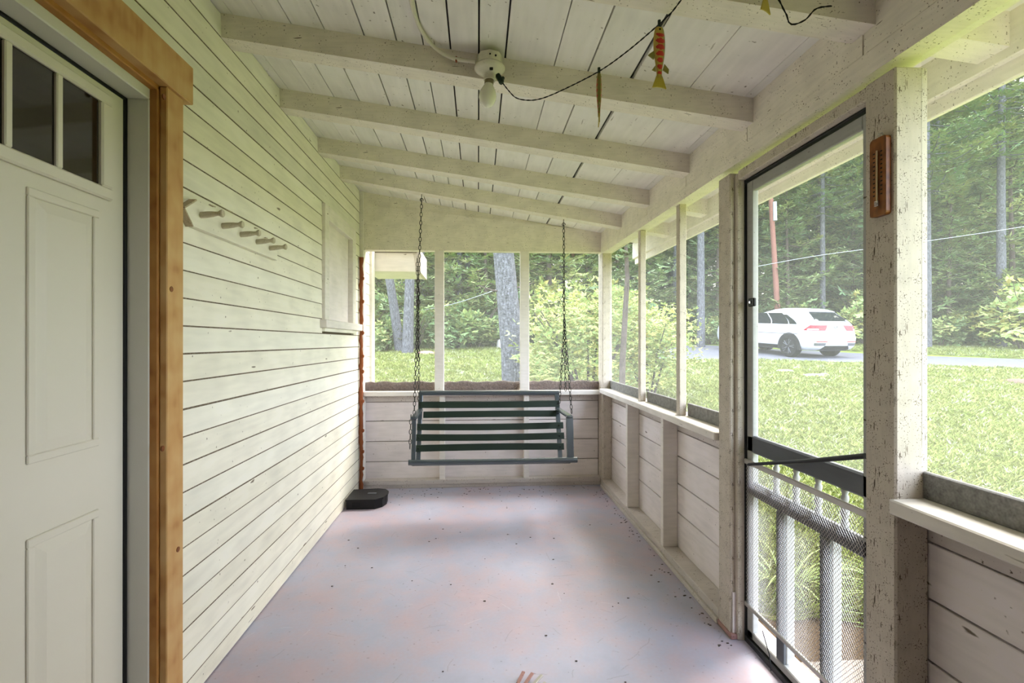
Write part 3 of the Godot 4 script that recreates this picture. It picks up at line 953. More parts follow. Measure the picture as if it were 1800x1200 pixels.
func build_swing() -> void:
	var g := thing("porch_swing", "green slatted metal porch swing hung on chains from the rafter", "swing")
	var s := Shape.new()
	# back frame: leaning bars, lower end nearer the viewer
	var lean := func(y: float) -> float: return -3.84 - (y - 0.38) * 0.36
	var L := -0.452
	var R := 0.636
	for x in [L, R]:
		s = Shape.new()
		s.bar(Vector3(x, 0.375, lean.call(0.375)), Vector3(x, 0.89, lean.call(0.89)), 0.034, 0.022, 0.004, Vector3.FORWARD)
		part(g, "back_upright", s, M.swing_frame)
		s = Shape.new()
		s.bar(Vector3(x, 0.445, -3.51), Vector3(x, 0.38, -3.85), 0.03, 0.022, 0.004)
		part(g, "seat_rail", s, M.swing_frame)
	s = Shape.new()
	s.tube([Vector3(L - 0.012, 0.884, lean.call(0.884)), Vector3(L + 0.02, 0.884, lean.call(0.884)), Vector3(R - 0.02, 0.879, lean.call(0.884)), Vector3(R + 0.018, 0.879, lean.call(0.884))], 0.0195, 12)
	part(g, "top_rail", s, M.swing_frame)
	s = Shape.new()
	var fr := []
	for i in 13:
		var t := i / 12.0
		fr.append(Vector3(lerpf(-0.478, 0.70, t), 0.458 - sin(t * PI) * 0.004, -3.5))
	s.tube(fr, 0.02, 12)
	part(g, "front_rail", s, M.swing_frame)
	# back slats, bowed a little
	var sl := [[0.797, -0.462, 0.652], [0.722, -0.425, 0.622], [0.634, -0.47, 0.672], [0.557, -0.472, 0.674], [0.479, -0.470, 0.668]]
	for k in sl.size():
		s = Shape.new()
		var y: float = sl[k][0]
		var z: float = lean.call(y) + (0.022 if k != 1 else 0.018)
		var sag: float = [-0.004, 0.002, -0.007, -0.006, 0.005][k]
		for i in 12:
			var a := i / 12.0; var b := (i + 1) / 12.0
			var xa: float = lerpf(sl[k][1], sl[k][2], a); var xb: float = lerpf(sl[k][1], sl[k][2], b)
			var ya := y + sin(a * PI) * sag; var yb := y + sin(b * PI) * sag
			var h := 0.0235
			s.hexa([Vector3(xa, ya - h, z + 0.007), Vector3(xa, ya + h, z - 0.007), Vector3(xa, ya + h, z - 0.021), Vector3(xa, ya - h, z - 0.007), Vector3(xb, yb - h, z + 0.007), Vector3(xb, yb + h, z - 0.007), Vector3(xb, yb + h, z - 0.021), Vector3(xb, yb - h, z - 0.007)])
		var sp := part(g, "back_slat", s, M.swing_slat)
		for x in [L, R]:
			var bs := Shape.new()
			bs.tube([Vector3(x, y, z), Vector3(x, y, z + 0.006)], 0.006, 8)
			part(sp, "bolt", bs, M.black)
	# seat slats, seen edge-on behind the front rail
	for k in 5:
		s = Shape.new()
		var t := 0.12 + k * 0.19
		var c := Vector3(0, lerpf(0.437, 0.384, t), lerpf(-3.52, -3.83, t))
		s.box(c + Vector3(0.1, 0, 0), Vector3(1.12, 0.013, 0.045), 0.003)
		part(g, "seat_slat", s, M.swing_slat)
	# arms
	for x in [-0.447, 0.656]:
		var inner := L if x < 0.0 else R
		s = Shape.new()
		s.bar(Vector3(x, 0.455, -3.52), Vector3(x, 0.752, -3.56), 0.05 if x > 0 else 0.03, 0.022, 0.004, Vector3.FORWARD)
		part(g, "arm_post", s, M.swing_frame)
		s = Shape.new()
		s.bar(Vector3(x, 0.757, -3.53), Vector3(inner, 0.757, -3.97), 0.045, 0.02, 0.007)
		part(g, "arm_rest", s, M.swing_frame)
	# chains: one from the hook, two below the joint
	for e in [[-0.43, 2.405, -0.447, 1.70, -0.452, -0.462, 0.0], [0.669, 2.235, 0.66, 1.47, 0.66, 0.66, 0.02]]:
		s = Shape.new()
		var hook := Vector3(e[0], e[1] - 0.03, -3.875)
		var joint := Vector3(e[2], e[3], -3.80)
		chain_links(s, [hook, joint])
		part(g, "hanging_chain", s, M.chain)
		s = Shape.new()
		chain_links(s, [joint, Vector3(e[4] + e[6], 0.772, -3.60)])
		part(g, "arm_chain", s, M.chain)
		s = Shape.new()
		chain_links(s, [joint + Vector3(0.004, 0, 0), Vector3(e[5] - e[6] * 0.5, 0.80, -3.97)])
		part(g, "back_chain", s, M.chain)
		s = Shape.new()
		chain_links(s, [joint + Vector3(-0.006, 0.22, 0.01), joint + Vector3(0.004, -0.55, 0.04)])
		part(g, "loose_chain_end", s, M.chain)
		s = Shape.new()
		var hk := []
		for j in 9:
			var t := -0.5 + j * 0.62
			hk.append(hook + Vector3(cos(t) * 0.012, 0.004 + sin(t) * 0.012, 0))
		hk.append(hook + Vector3(0, 0.03, 0)); hk.append(hook + Vector3(0, 0.055, 0))
		s.tube(hk, 0.003, 6)
		part(g, "hook", s, M.chain)
	s = Shape.new()
	chain_links(s, [Vector3(-0.474, 0.775, -3.6), Vector3(-0.482, 0.53, -3.6)])
	part(g, "loose_chain_end", s, M.chain)


func curve(pts: Array, n: int) -> Array:
	var c := Curve3D.new()
	c.bake_interval = 0.01
	for i in pts.size():
		var a: Vector3 = pts[maxi(i - 1, 0)]
		var b: Vector3 = pts[mini(i + 1, pts.size() - 1)]
		var t := (b - a) / 6.0
		c.add_point(pts[i], -t, t)
	var out := []
	for i in n + 1:
		out.append(c.sample_baked(c.get_baked_length() * i / n, true))
	return out


func fish(at: Vector3, turn: float, size: float, label: String) -> void:
	var f := thing("fish_ornament", label, "ornament", at, "fish hung on the light string")
	f.rotation.y = turn
	var yel := Color(0.50, 0.34, 0.06)
	var olive := Color(0.16, 0.15, 0.04)
	var red := Color(0.50, 0.035, 0.02)
	var n := 56
	var sides := 28
	var s := Shape.new()
	s.colored = true
	var H := [0.10, 0.135, 0.155, 0.165, 0.165, 0.155, 0.14, 0.115, 0.09, 0.075, 0.07]
	var grid := []
	for i in n + 1:
		var t := i / float(n)
		var q := t * 10.0
		var j := mini(int(q), 9)
		var h: float = lerpf(H[j], H[j + 1], q - j) * size * 0.62
		if t < 0.05:
			h *= sqrt(t / 0.05) * 0.9 + 0.1
		var row := []
		for k in sides:
			var w := TAU * k / sides
			row.append([Vector3(cos(w) * h, -t * size * 0.84, sin(w) * h * 0.5), w])
		grid.append(row)
	for i in n:
		for k in sides:
			var k2 := (k + 1) % sides
			var t := (i + 0.5) / n
			var w := TAU * (k + 0.5) / sides
			var c := yel.lerp(olive, clampf(cos(w) * 0.9, 0.0, 1.0))
			var band := absf(fposmod(t * 8.2, 1.0) - 0.5)
			if t > 0.16 and t < 0.92 and pow(cos(w) / 0.75, 2.0) + pow(band / 0.40, 2.0) < 1.0:
				c = red
			var a: Vector3 = grid[i][k][0]; var b: Vector3 = grid[i][k2][0]; var d: Vector3 = grid[i + 1][k2][0]; var e: Vector3 = grid[i + 1][k][0]
			var na := Vector3(a.x, 0, a.z * 3.0).normalized(); var nb := Vector3(b.x, 0, b.z * 3.0).normalized()
			s.stri(a, b, d, na, nb, nb, c)
			s.stri(a, d, e, na, nb, na, c)
	part(f, "body", s, M.painted)
	var fins := {"tail_fin": [Vector2(-0.05, -0.80), Vector2(0.05, -0.80), Vector2(0.125, -1.0), Vector2(0.04, -0.985), Vector2(-0.04, -0.985), Vector2(-0.125, -1.0)], "back_fin": [Vector2(0.09, -0.60), Vector2(0.17, -0.68), Vector2(0.16, -0.75), Vector2(0.06, -0.70)], "belly_fin": [Vector2(-0.09, -0.40), Vector2(-0.20, -0.49), Vector2(-0.10, -0.55), Vector2(-0.08, -0.47)], "vent_fin": [Vector2(-0.07, -0.64), Vector2(-0.13, -0.72), Vector2(-0.06, -0.74)]}
	for nm in fins:
		s = Shape.new()
		s.colored = true
		var prof := PackedVector2Array()
		for p in fins[nm]:
			prof.append(p * size)
		s.flat(prof, Transform3D.IDENTITY, 0.003, Color(0.48, 0.36, 0.05) if nm == "tail_fin" else Color(0.25, 0.21, 0.05))
		part(f, nm, s, M.painted)
	for z in [-1.0, 1.0]:
		s = Shape.new()
		var c := Vector3(-0.01 * size, -0.07 * size, z * 0.034 * size)
		s.tube([c, c + Vector3(0, 0, z * 0.012 * size)], 0.016 * size, 10)
		part(f, "eye", s, M.ink)
	s = Shape.new()
	s.tube([Vector3(0, -0.005, 0), Vector3(0, 0.018, 0)], 0.005, 8)
	part(f, "socket", s, M.green_plug)


func build_porch_things() -> void:
	var s := Shape.new()
	# ---- ceiling lamp
	var rim := Vector3(0.047, 2.372, -1.985)
	var lamp := thing("ceiling_lamp", "bare round bulb in a white porcelain holder on the rafter", "lamp", rim)
	s.lathe([Vector2(0.0, 0.05), Vector2(0.05, 0.05), Vector2(0.05, 0.006), Vector2(0.0, 0.006)], Transform3D.IDENTITY, 8)
	part(lamp, "junction_box", s, M.porcelain)
	s = Shape.new()
	s.lathe([Vector2(0.0, 0.010), Vector2(0.056, 0.010), Vector2(0.061, 0.004), Vector2(0.060, -0.004), Vector2(0.050, -0.012), Vector2(0.032, -0.02), Vector2(0.024, -0.030), Vector2(0.022, -0.045), Vector2(0.0, -0.045)], Transform3D.IDENTITY, 28)
	part(lamp, "lamp_holder", s, M.porcelain)
	s = Shape.new()
	for k in 2:
		s.lathe([Vector2(0.022, -0.034 - k * 0.008), Vector2(0.0245, -0.036 - k * 0.008), Vector2(0.022, -0.039 - k * 0.008)], Transform3D.IDENTITY, 20)
	part(lamp, "collar_ring", s, M.porcelain)
	s = Shape.new()
	var bx := Transform3D(Basis(Vector3.FORWARD, 0.10), Vector3(-0.002, -0.045, 0))
	s.lathe([Vector2(0.0165, 0.0), Vector2(0.017, -0.018), Vector2(0.023, -0.030), Vector2(0.030, -0.044), Vector2(0.0345, -0.060), Vector2(0.0345, -0.073), Vector2(0.028, -0.09), Vector2(0.0205, -0.101), Vector2(0.010, -0.1065), Vector2(0.0, -0.108)], bx, 28)
	part(lamp, "bulb", s, M.bulb)
	s = Shape.new()
	s.lathe([Vector2(0.0, 0.004), Vector2(0.0185, 0.004), Vector2(0.0185, -0.014), Vector2(0.0172, -0.016)], bx, 20)
	part(lamp, "bulb_neck", s, M.brass)
	for q in [Vector3(0.0, 0.032, 0.047), Vector3(0.022, 0.030, 0.042)]:
		s = Shape.new()
		s.tube([q, q + Vector3(0, 0, 0.004)], 0.0035, 8)
		part(lamp, "screw_hole", s, M.black)
	s = Shape.new()
	s.box(Vector3(0.005, -0.016, 0.036), Vector3(0.014, 0.012, 0.012), 0.002)
	part(lamp, "outlet_slot", s, M.black)
	# ---- white cable
	var cb := thing("power_cable", "off-white power cable curving across ceiling boards to the lamp", "cable")
	s = Shape.new()
	var cp := [on_ceiling(716, -40, 0.008), on_ceiling(721, -10, 0.008), on_ceiling(727, 18, 0.009), on_ceiling(741, 54, 0.010), on(766, 85, 2, -2.005), on(797, 102, 2, -2.003), on(836, 108, 2, -1.99)]
	s.tube(curve(cp, 50), 0.0078, 8)
	part(cb, "sheath", s, M.cable)
	s = Shape.new()
	s.box(on(802, 104, 2, -2.003), Vector3(0.008, 0.02, 0.014), 0.002)
	part(cb, "staple", s, M.foam)
	# ---- string of fish lights
	var cord := thing("light_string", "dark twisted cord looping from the lamp to the near rafter", "cord")
	var path := [on(884, 146, 2, -1.95), on(895, 160, 2, -1.93), on(908, 172, 2, -1.91), on(930, 176, 2, -1.89), on(955, 172, 2, -1.86), on(995, 155, 2, -1.80), on(1053, 125, 2, -1.70), on(1100, 92, 2, -1.60), on(1150, 50, 2, -1.49), on(1180, 22, 2, -1.42), on(1205, -8, 2, -1.36), on(1240, -30, 2, -1.32), on(1350, -14, 2, -1.28), on(1380, 20, 2, -1.285), on(1390, 42, 2, -1.285), on(1415, 35, 2, -1.285), on(1435, 15, 2, -1.285), on(1462, 10, 2, -1.285)]
	var pts := curve(path, 130)
	for strand in 2:
		s = Shape.new()
		var tw := []
		for i in pts.size():
			var a := i * 1.35 + strand * PI
			tw.append(pts[i] + Vector3(cos(a) * 0.0012, sin(a) * 0.0012, 0))
		s.tube(tw, 0.0015, 5)
		part(cord, "strand", s, M.cord)
	s = Shape.new()
	var pl := on(879, 138, 2, -1.95)
	s.bar(pl + Vector3(-0.012, 0.016, 0), pl + Vector3(0.010, -0.018, 0), 0.018, 0.022, 0.004, Vector3.BACK)
	s.bar(pl + Vector3(0.014, 0.006, 0), pl + Vector3(-0.002, -0.020, 0.006), 0.012, 0.014, 0.003, Vector3.BACK)
	part(cord, "plug", s, M.green_plug)
	s = Shape.new()
	s.tube([on(1181, 22, 2, -1.42), on(1167, 46, 2, -1.46)], 0.0013, 5)
	part(cord, "spur", s, M.cord)
	fish(on(1053, 128, 2, -1.70), -1.72, 0.178, "narrow fish ornament hanging edge-on from the dark cord")
	fish(on(1159, 46, 2, -1.47), 0.15, 0.186, "red barred yellow trout ornament hanging broadside from the dark cord")
	fish(on(1346, -94, 2, -1.27), 0.5, 0.172, "yellow-tailed fish ornament hanging at the near rafter")

	# ---- thermometer on the post
	var th := thing("thermometer", "brown wooden thermometer hung on the chipped post", "thermometer", Vector3.ZERO)
	var X := FACE_R
	var prof := PackedVector2Array()
	var corners := [Vector2(-1.262, 1.632), Vector2(-1.262, 1.845), Vector2(-1.318, 1.845), Vector2(-1.318, 1.632)]
	for k in 4:
		var c: Vector2 = corners[k]
		var m := Vector2(-1.29, 1.7385)
		var dd := Vector2(signf(m.x - c.x), signf(m.y - c.y)) * 0.009
		var o := c + dd
		for j in 4:
			var st := Vector2(0, -dd.y) if (k % 2 == 0) else Vector2(-dd.x, 0)
			var en := Vector2(-dd.x, 0) if (k % 2 == 0) else Vector2(0, -dd.y)
			prof.append(o + st * cos(j * PI / 6.0) + en * sin(j * PI / 6.0))
	s = Shape.new()
	var bas := Transform3D(Basis(Vector3(0, 0, 1), Vector3(0, 1, 0), Vector3(-1, 0, 0)), Vector3(X - 0.008, 0, 0))
	s.flat(prof, bas, 0.014)
	part(th, "board", s, M.thermo)
	s = Shape.new()
	s.tube([Vector3(X - 0.0175, 1.668, -1.29), Vector3(X - 0.0175, 1.81, -1.29)], 0.0025, 8)
	part(th, "glass_tube", s, M.tube_glass)
	s = Shape.new()
	for k in 4:
		s.box(Vector3(X - 0.018, 1.660 + k * 0.004, -1.29), Vector3(0.005, 0.002, 0.014), 0.0005)
	part(th, "bulb_guard", s, M.steel)
	s = Shape.new()
	for k in 11:
		for z in [-1.278, -1.303]:
			s.box(Vector3(X - 0.0153, 1.69 + k * 0.0115, z), Vector3(0.0008, 0.0035, 0.006), 0.0)
	part(th, "scale_marks", s, M.ink)
	s = Shape.new()
	s.tube([Vector3(X - 0.012, 1.846, -1.288), Vector3(X - 0.012, 1.856, -1.291), Vector3(X - 0.006, 1.858, -1.286), Vector3(X - 0.004, 1.85, -1.284)], 0.0016, 6)
	part(th, "hanging_wire", s, M.steel)

	# ---- peg rail on the clapboards
	var pr := thing("peg_rail", "white peg rail with five bare wooden pegs on clapboards", "peg rail", Vector3.ZERO)
	var x0 := WALL_L - 0.002
	var x1 := WALL_L + 0.021
	s = Shape.new()
	var rail := PackedVector2Array([Vector2(1.800, 1.752), Vector2(1.872, 1.798), Vector2(2.60, 1.798), Vector2(2.60, 1.702), Vector2(1.850, 1.702)])
	var rb := Transform3D(Basis(Vector3(0, 0, -1), Vector3(0, 1, 0), Vector3(1, 0, 0)), Vector3((x0 + x1) / 2.0, 0, 0))
	s.flat(rail, rb, x1 - x0)
	part(pr, "rail_board", s, M.siding[0])
	for e in [[Vector2(1.796, 1.753), Vector2(1.870, 1.80)], [Vector2(1.796, 1.751), Vector2(1.848, 1.70)]]:
		s = Shape.new()
		var p := Vector3((x0 + x1) / 2.0, e[0].y, -e[0].x); var q := Vector3((x0 + x1) / 2.0, e[1].y, -e[1].x)
		s.bar(p, q, x1 - x0 + 0.006, 0.006, 0.001)
		part(pr, "bare_end", s, M.raw_end)
	for q in [[353, 378], [391, 397], [423, 412], [451, 425], [474, 436]]:
		var b := on(q[0], q[1], 0, x1)
		s = Shape.new()
		var bs := Transform3D(Basis(Vector3(0, 0, 1), Vector3(1, 0.10, 0).normalized(), Vector3(0, 1, 0)), b)
		s.lathe([Vector2(0.0, -0.004), Vector2(0.0115, -0.004), Vector2(0.012, 0.02), Vector2(0.0105, 0.042), Vector2(0.008, 0.058), Vector2(0.0085, 0.064), Vector2(0.013, 0.071), Vector2(0.0145, 0.076), Vector2(0.012, 0.080), Vector2(0.0, 0.081)], bs, 14)
		part(pr, "peg", s, M.peg)
	# small thin curls standing over the pegs
	for q in [[371, 364, 0.020], [401, 373, 0.022], [448, 403, 0.010], [466, 420, 0.010]]:
		var b := on(q[0], q[1], 0, x1 + 0.006)
		s = Shape.new()
		var w: float = q[2]
		for i in 6:
			var a0 := -0.2 + i * 0.4; var a1 := a0 + 0.4
			var p0 := Vector3(sin(a0) * 0.008, 0.004 * i / 6.0 + cos(a0) * 0.004, 0); var p1 := Vector3(sin(a1) * 0.008, 0.004 * (i + 1) / 6.0 + cos(a1) * 0.004, 0)
			s.quad(b + p0 + Vector3(0, 0, w * 0.8), b + p1 + Vector3(0, 0.002, w), b + p1 + Vector3(0, 0.004, -w), b + p0 + Vector3(0, 0, -w * 0.7), Vector3.RIGHT)
		part(pr, "thin_curl", s, M.raw_end)

	# ---- bait box in the corner
	var bt := thing("bait_station", "low black plastic box with lid on floor in the wall corner", "box", Vector3(-0.875, 0, -4.05))
	var outline := PackedVector2Array([Vector2(-0.135, 0.12), Vector2(-0.135, -0.14), Vector2(0.05, -0.16), Vector2(0.11, -0.14), Vector2(0.145, -0.08), Vector2(0.15, 0.0), Vector2(0.13, 0.07), Vector2(0.08, 0.12)])
	var up := func(y: float) -> Transform3D: return Transform3D(Basis(Vector3(1, 0, 0), Vector3(0, 0, 1), Vector3(0, -1, 0)), Vector3(0, y, 0))
	s = Shape.new()
	s.flat(outline, up.call(0.032), 0.064)
	part(bt, "base_tray", s, M.black)
	s = Shape.new()
	var big := PackedVector2Array()
	for p in outline:
		big.append(p * 1.05)
	s.flat(big, up.call(0.071), 0.014)
	part(bt, "lid", s, M.black)
	s = Shape.new()
	s.box(Vector3(-0.06, 0.035, 0.121), Vector3(0.06, 0.035, 0.006), 0.003)
	part(bt, "entry_flap", s, M.rubber)
	s = Shape.new()
	s.box(Vector3(0.03, 0.079, -0.03), Vector3(0.07, 0.003, 0.03), 0.001)
	part(bt, "lid_catch", s, M.swing_frame)

	# ---- fringe at the viewer's feet
	var fg := thing("rag_fringe", "tuft of red and pale grey rag strips lying on the floor", "rag", Vector3(0.22, 0, -1.80))
	for k in 6:
		s = Shape.new()
		var a := 0.45 + k * 0.13
		var d := Vector3(sin(a), 0, -cos(a))
		var b := Vector3(-0.10 + k * 0.012, 0.006, -0.01 + k * 0.012)
		var le := 0.13 + (k % 3) * 0.012
		s.bar(b, b + d * le + Vector3(0, 0.012, 0), 0.013, 0.005, 0.001)
		part(fg, "strip", s, M.redblock if k < 2 else M.metal)
	# ---- leaf litter along the foot of the walls
	var lt := thing("leaf_litter", "scatter of dark leaf crumbs along the wall foot", "litter", Vector3.ZERO, "", "stuff")
	s = Shape.new()
	for k in 190:
		var p := Vector3(0, 0.002, 0)
		if k < 80:
			p = Vector3(rng.randf_range(-0.7, 1.0), 0.002, FAR_Z + 0.02 + absf(rng.randfn(0, 0.16)))
		elif k < 150:
			p = Vector3(1.075 - absf(rng.randfn(0, 0.035)), 0.002, rng.randf_range(-4.3, -2.0))
		else:
			p = Vector3(rng.randf_range(-0.98, 1.0), 0.002, rng.randf_range(-4.2, -1.7))
		var r := rng.randf_range(0.002, 0.006)
		s.box(p, Vector3(r * 2.0, 0.002, r), 0.0, Transform3D(Basis(Vector3.UP, 0.0), Vector3.ZERO))
	part(lt, "crumbs", s, M.bark_brown)


# ---------------------------------------------------------------- the car
# slices by height: half width, rear end, front end (forward is -z, the rear axle is z = 0)
const SLICES := [[0.26, 0.80, 0.80, -3.70], [0.32, 0.90, 0.93, -3.86], [0.42, 0.955, 1.0, -3.93], [0.56, 0.975, 1.03, -3.97], [0.70, 0.985, 1.03, -3.97], [0.85, 0.985, 0.985, -3.95], [0.97, 0.978, 0.955, -3.90], [1.06, 0.96, 0.94, -3.75], [1.13, 0.935, 0.915, -3.0], [1.20, 0.905, 0.87, -2.68], [1.28, 0.875, 0.80, -2.45], [1.40, 0.825, 0.62, -2.08], [1.52, 0.775, 0.43, -1.72], [1.60, 0.735, 0.32, -1.45], [1.66, 0.68, 0.18, -1.2], [1.70, 0.56, -0.1, -0.9], [1.715, 0.30, -0.45, -0.7]]

func car_slice(y: float) -> Array:
	for k in SLICES.size() - 1:
		if y <= SLICES[k + 1][0]:
			var t: float = clampf((y - SLICES[k][0]) / (SLICES[k + 1][0] - SLICES[k][0]), 0, 1)
			return [lerpf(SLICES[k][1], SLICES[k + 1][1], t), lerpf(SLICES[k][2], SLICES[k + 1][2], t), lerpf(SLICES[k][3], SLICES[k + 1][3], t)]
	return [0.3, -0.45, -0.7]

# point on the body at height y, a metres along its outline from the middle of the rear
func car_at(y: float, a: float, off := 0.0) -> Vector3:
	var c := car_slice(y)
	var w: float = c[0]
	var r: float = c[1]
	var R := minf(0.26, w * 0.5)
	var sg := signf(a) if a != 0.0 else 1.0
	var t := absf(a)
	if t < w - R:
		return Vector3(sg * t, y, r + off)
	t -= w - R
	if t < R * PI / 2.0:
		var g := t / R
		return Vector3(sg * (w - R + sin(g) * (R + off)), y, r - R + cos(g) * (R + off))
	return Vector3(sg * (w + off), y, r - R - (t - R * PI / 2.0))

func car_patch(y0: float, y1: float, a0: float, a1: float, b0: float, b1: float, off := 0.008) -> Shape:
	# between outline distances a0..a1 at the lower edge and b0..b1 at the upper
	var s := Shape.new()
	var n := 10
	var m := 5
	for i in n:
		for j in m:
			var p := []
			for e in [[0, 0], [1, 0], [1, 1], [0, 1]]:
				var u: float = (i + e[0]) / float(n)
				var v: float = (j + e[1]) / float(m)
				p.append(car_at(lerpf(y0, y1, v), lerpf(lerpf(a0, a1, u), lerpf(b0, b1, u), v), off))
			s.quad(p[0], p[1], p[2], p[3], (p[0] + p[2]) / 2.0 - Vector3(0, 0.9, -1.4))
	return s


func build_car() -> void:
	var car := thing("car", "white sport utility car parked on the gravel driveway", "car")
	var a := gpix(1390, 628)
	var b := gpix(1467, 625.5)
	var axle := (b - a); axle.y = 0
	axle = axle.normalized()
	var fwd := Vector3.UP.cross(axle)
	var slope := ground_y(fwd * 2.0 + a) - ground_y(a)
	var up := Vector3(0, 1, 0)
	var f2 := (fwd + Vector3(0, slope / 2.0, 0)).normalized()
	up = axle.cross(f2).normalized()
	if up.y < 0.0:
		up = -up
	car.transform = Transform3D(Basis(axle, up, -f2), Vector3.ZERO)
	car.position = a + axle * 0.86 + Vector3(0, 0.03, 0)
	# body
	var s := Shape.new()
	var rings := []
	for sl in SLICES:
		var w: float = sl[1]
		var half := []
		var R := minf(0.26, w * 0.5)
		var F := minf(0.42, w * 0.6)
		for k in 3:
			half.append(Vector3((w - R) * k / 3.0, sl[0], sl[2]))
		for k in 7:
			var g := k * PI / 12.0
			half.append(Vector3(w - R + sin(g) * R, sl[0], sl[2] - R + cos(g) * R))
		for k in 7:
			var g := k * PI / 12.0
			half.append(Vector3(w - F + cos(g) * F, sl[0], sl[3] + F - sin(g) * F))
		for k in range(2, -1, -1):
			half.append(Vector3((w - F) * k / 3.0, sl[0], sl[3]))
		var ring := half.duplicate()
		for k in range(half.size() - 2, 0, -1):
			ring.append(Vector3(-half[k].x, half[k].y, half[k].z))
		rings.append(ring)
	var nr: int = rings[0].size()
	var nrm := []
	for i in rings.size():
		var row := []
		for k in nr:
			var du: Vector3 = rings[i][(k + 1) % nr] - rings[i][(k + nr - 1) % nr]
			var dv: Vector3 = rings[mini(i + 1, rings.size() - 1)][k] - rings[maxi(i - 1, 0)][k]
			var q := du.cross(dv).normalized()
			if q.dot(rings[i][k] - Vector3(0, 0.8, -1.45)) < 0.0:
				q = -q
			row.append(q)
		nrm.append(row)
	for i in rings.size() - 1:
		for k in nr:
			var k2 := (k + 1) % nr
			s.stri(rings[i][k], rings[i][k2], rings[i + 1][k2], nrm[i][k], nrm[i][k2], nrm[i + 1][k2])
			s.stri(rings[i][k], rings[i + 1][k2], rings[i + 1][k], nrm[i][k], nrm[i + 1][k2], nrm[i + 1][k])
	for i in [0, rings.size() - 1]:
		for k in nr:
			s.tri(Vector3(0, rings[i][0].y, -0.6 if i > 0 else -1.5), rings[i][k], rings[i][(k + 1) % nr], Vector3.UP if i > 0 else Vector3.DOWN)
	part(car, "body", s, M.car_white)
	# glass
	part(car, "rear_window", car_patch(1.265, 1.565, -0.74, 0.74, -0.56, 0.56), M.car_glass)
	for sd in [-1.0, 1.0]:
		# outline distance to a point z on the side, at about window height
		part(car, "side_window", car_patch(1.14, 1.47, sd * 1.45, sd * 1.78, sd * 1.50, sd * 1.66), M.car_glass)
		part(car, "side_window", car_patch(1.14, 1.53, sd * 1.82, sd * 2.55, sd * 1.62, sd * 2.28), M.car_glass)
		part(car, "side_window", car_patch(1.14, 1.53, sd * 2.60, sd * 3.55, sd * 2.33, sd * 2.85), M.car_glass)
		var tl := part(car, "tail_lamp", car_patch(0.945, 1.125, sd * 0.46, sd * 1.24, sd * 0.34, sd * 0.96, 0.012), M.car_red)
		part(tl, "clear_lens", car_patch(0.965, 1.005, sd * 0.74, sd * 1.10, sd * 0.76, sd * 1.04, 0.016), M.steel)
		part(car, "reflector", car_patch(0.565, 0.59, sd * 0.42, sd * 0.86, sd * 0.42, sd * 0.86, 0.008), M.car_red)
		part(car, "exhaust_trim", car_patch(0.44, 0.53, sd * 0.50, sd * 0.90, sd * 0.46, sd * 0.92, 0.008), M.alloy)
		part(car, "sill_trim", car_patch(0.27, 0.40, sd * 1.75, sd * 3.9, sd * 1.75, sd * 3.9, 0.012), M.car_black)
		part(car, "door_crease", car_patch(0.80, 0.815, sd * 1.5, sd * 3.9, sd * 1.5, sd * 3.9, 0.006), M.alloy)
	part(car, "diffuser", car_patch(0.27, 0.44, -0.66, 0.66, -0.50, 0.50, 0.012), M.car_black)
	part(car, "hatch_crease", car_patch(0.905, 0.925, -0.62, 0.62, -0.62, 0.62, 0.006), M.alloy)
	part(car, "spoiler", car_patch(1.585, 1.625, -0.60, 0.60, -0.52, 0.52, 0.05), M.car_white)
	s = Shape.new()
	s.box(Vector3(0, 0.82, 1.0), Vector3(0.31, 0.15, 0.012), 0.003)
	part(car, "number_plate", s, M.plate)
	s = Shape.new()
	s.lathe([Vector2(0.055, 0.0), Vector2(0.068, 0.0), Vector2(0.068, 0.012), Vector2(0.055, 0.012), Vector2(0.055, 0.0)], Transform3D(Basis(Vector3(1, 0, 0), Vector3(0, 0, 1), Vector3(0, -1, 0)), Vector3(0, 1.07, 0.945)), 20)
	s.bar(Vector3(-0.035, 1.10, 0.955), Vector3(0, 1.03, 0.955), 0.010, 0.008, 0.0, Vector3.BACK)
	s.bar(Vector3(0.035, 1.10, 0.955), Vector3(0, 1.03, 0.955), 0.010, 0.008, 0.0, Vector3.BACK)
	part(car, "badge", s, M.alloy)
	# wheels
	for z in [0.0, -2.98]:
		for sd in [-1.0, 1.0]:
			var wx := Transform3D(Basis(Vector3(0, 0, 1), Vector3(sd, 0, 0), Vector3(0, 1, 0)), Vector3(sd * 0.87, 0.375, z))
			var arch := Shape.new()
			var disk := PackedVector2Array()
			for k in 19:
				var t := PI * k / 18.0
				disk.append(Vector2(cos(t) * 0.47, sin(t) * 0.47 + 0.0))
			disk.append(Vector2(-0.47, -0.12)); disk.append(Vector2(0.47, -0.12))
			arch.flat(disk, Transform3D(Basis(Vector3(0, 0, 1), Vector3(0, 1, 0), Vector3(-1, 0, 0)), Vector3(sd * 0.965, 0.375, z)), 0.05)
			part(car, "wheel_arch", arch, M.car_black)
			s = Shape.new()
			s.lathe([Vector2(0.26, -0.13), Vector2(0.36, -0.13), Vector2(0.385, -0.09), Vector2(0.385, 0.09), Vector2(0.365, 0.135), Vector2(0.27, 0.145), Vector2(0.26, 0.12)], wx, 28)
			var wheel := part(car, "wheel", s, M.rubber)
			s = Shape.new()
			s.lathe([Vector2(0.0, 0.10), Vector2(0.24, 0.10), Vector2(0.26, 0.13), Vector2(0.27, 0.142)], wx, 24)
			part(wheel, "rim", s, M.car_black)
			s = Shape.new()
			for k in 5:
				var g := TAU * k / 5.0
				for h in [-0.16, 0.16]:
					s.bar(wx * Vector3(cos(g) * 0.04, 0.128, sin(g) * 0.04), wx * Vector3(cos(g + h) * 0.255, 0.128, sin(g + h) * 0.255), 0.02, 0.035, 0.003, wx.basis.y)
			part(wheel, "spokes", s, M.alloy)


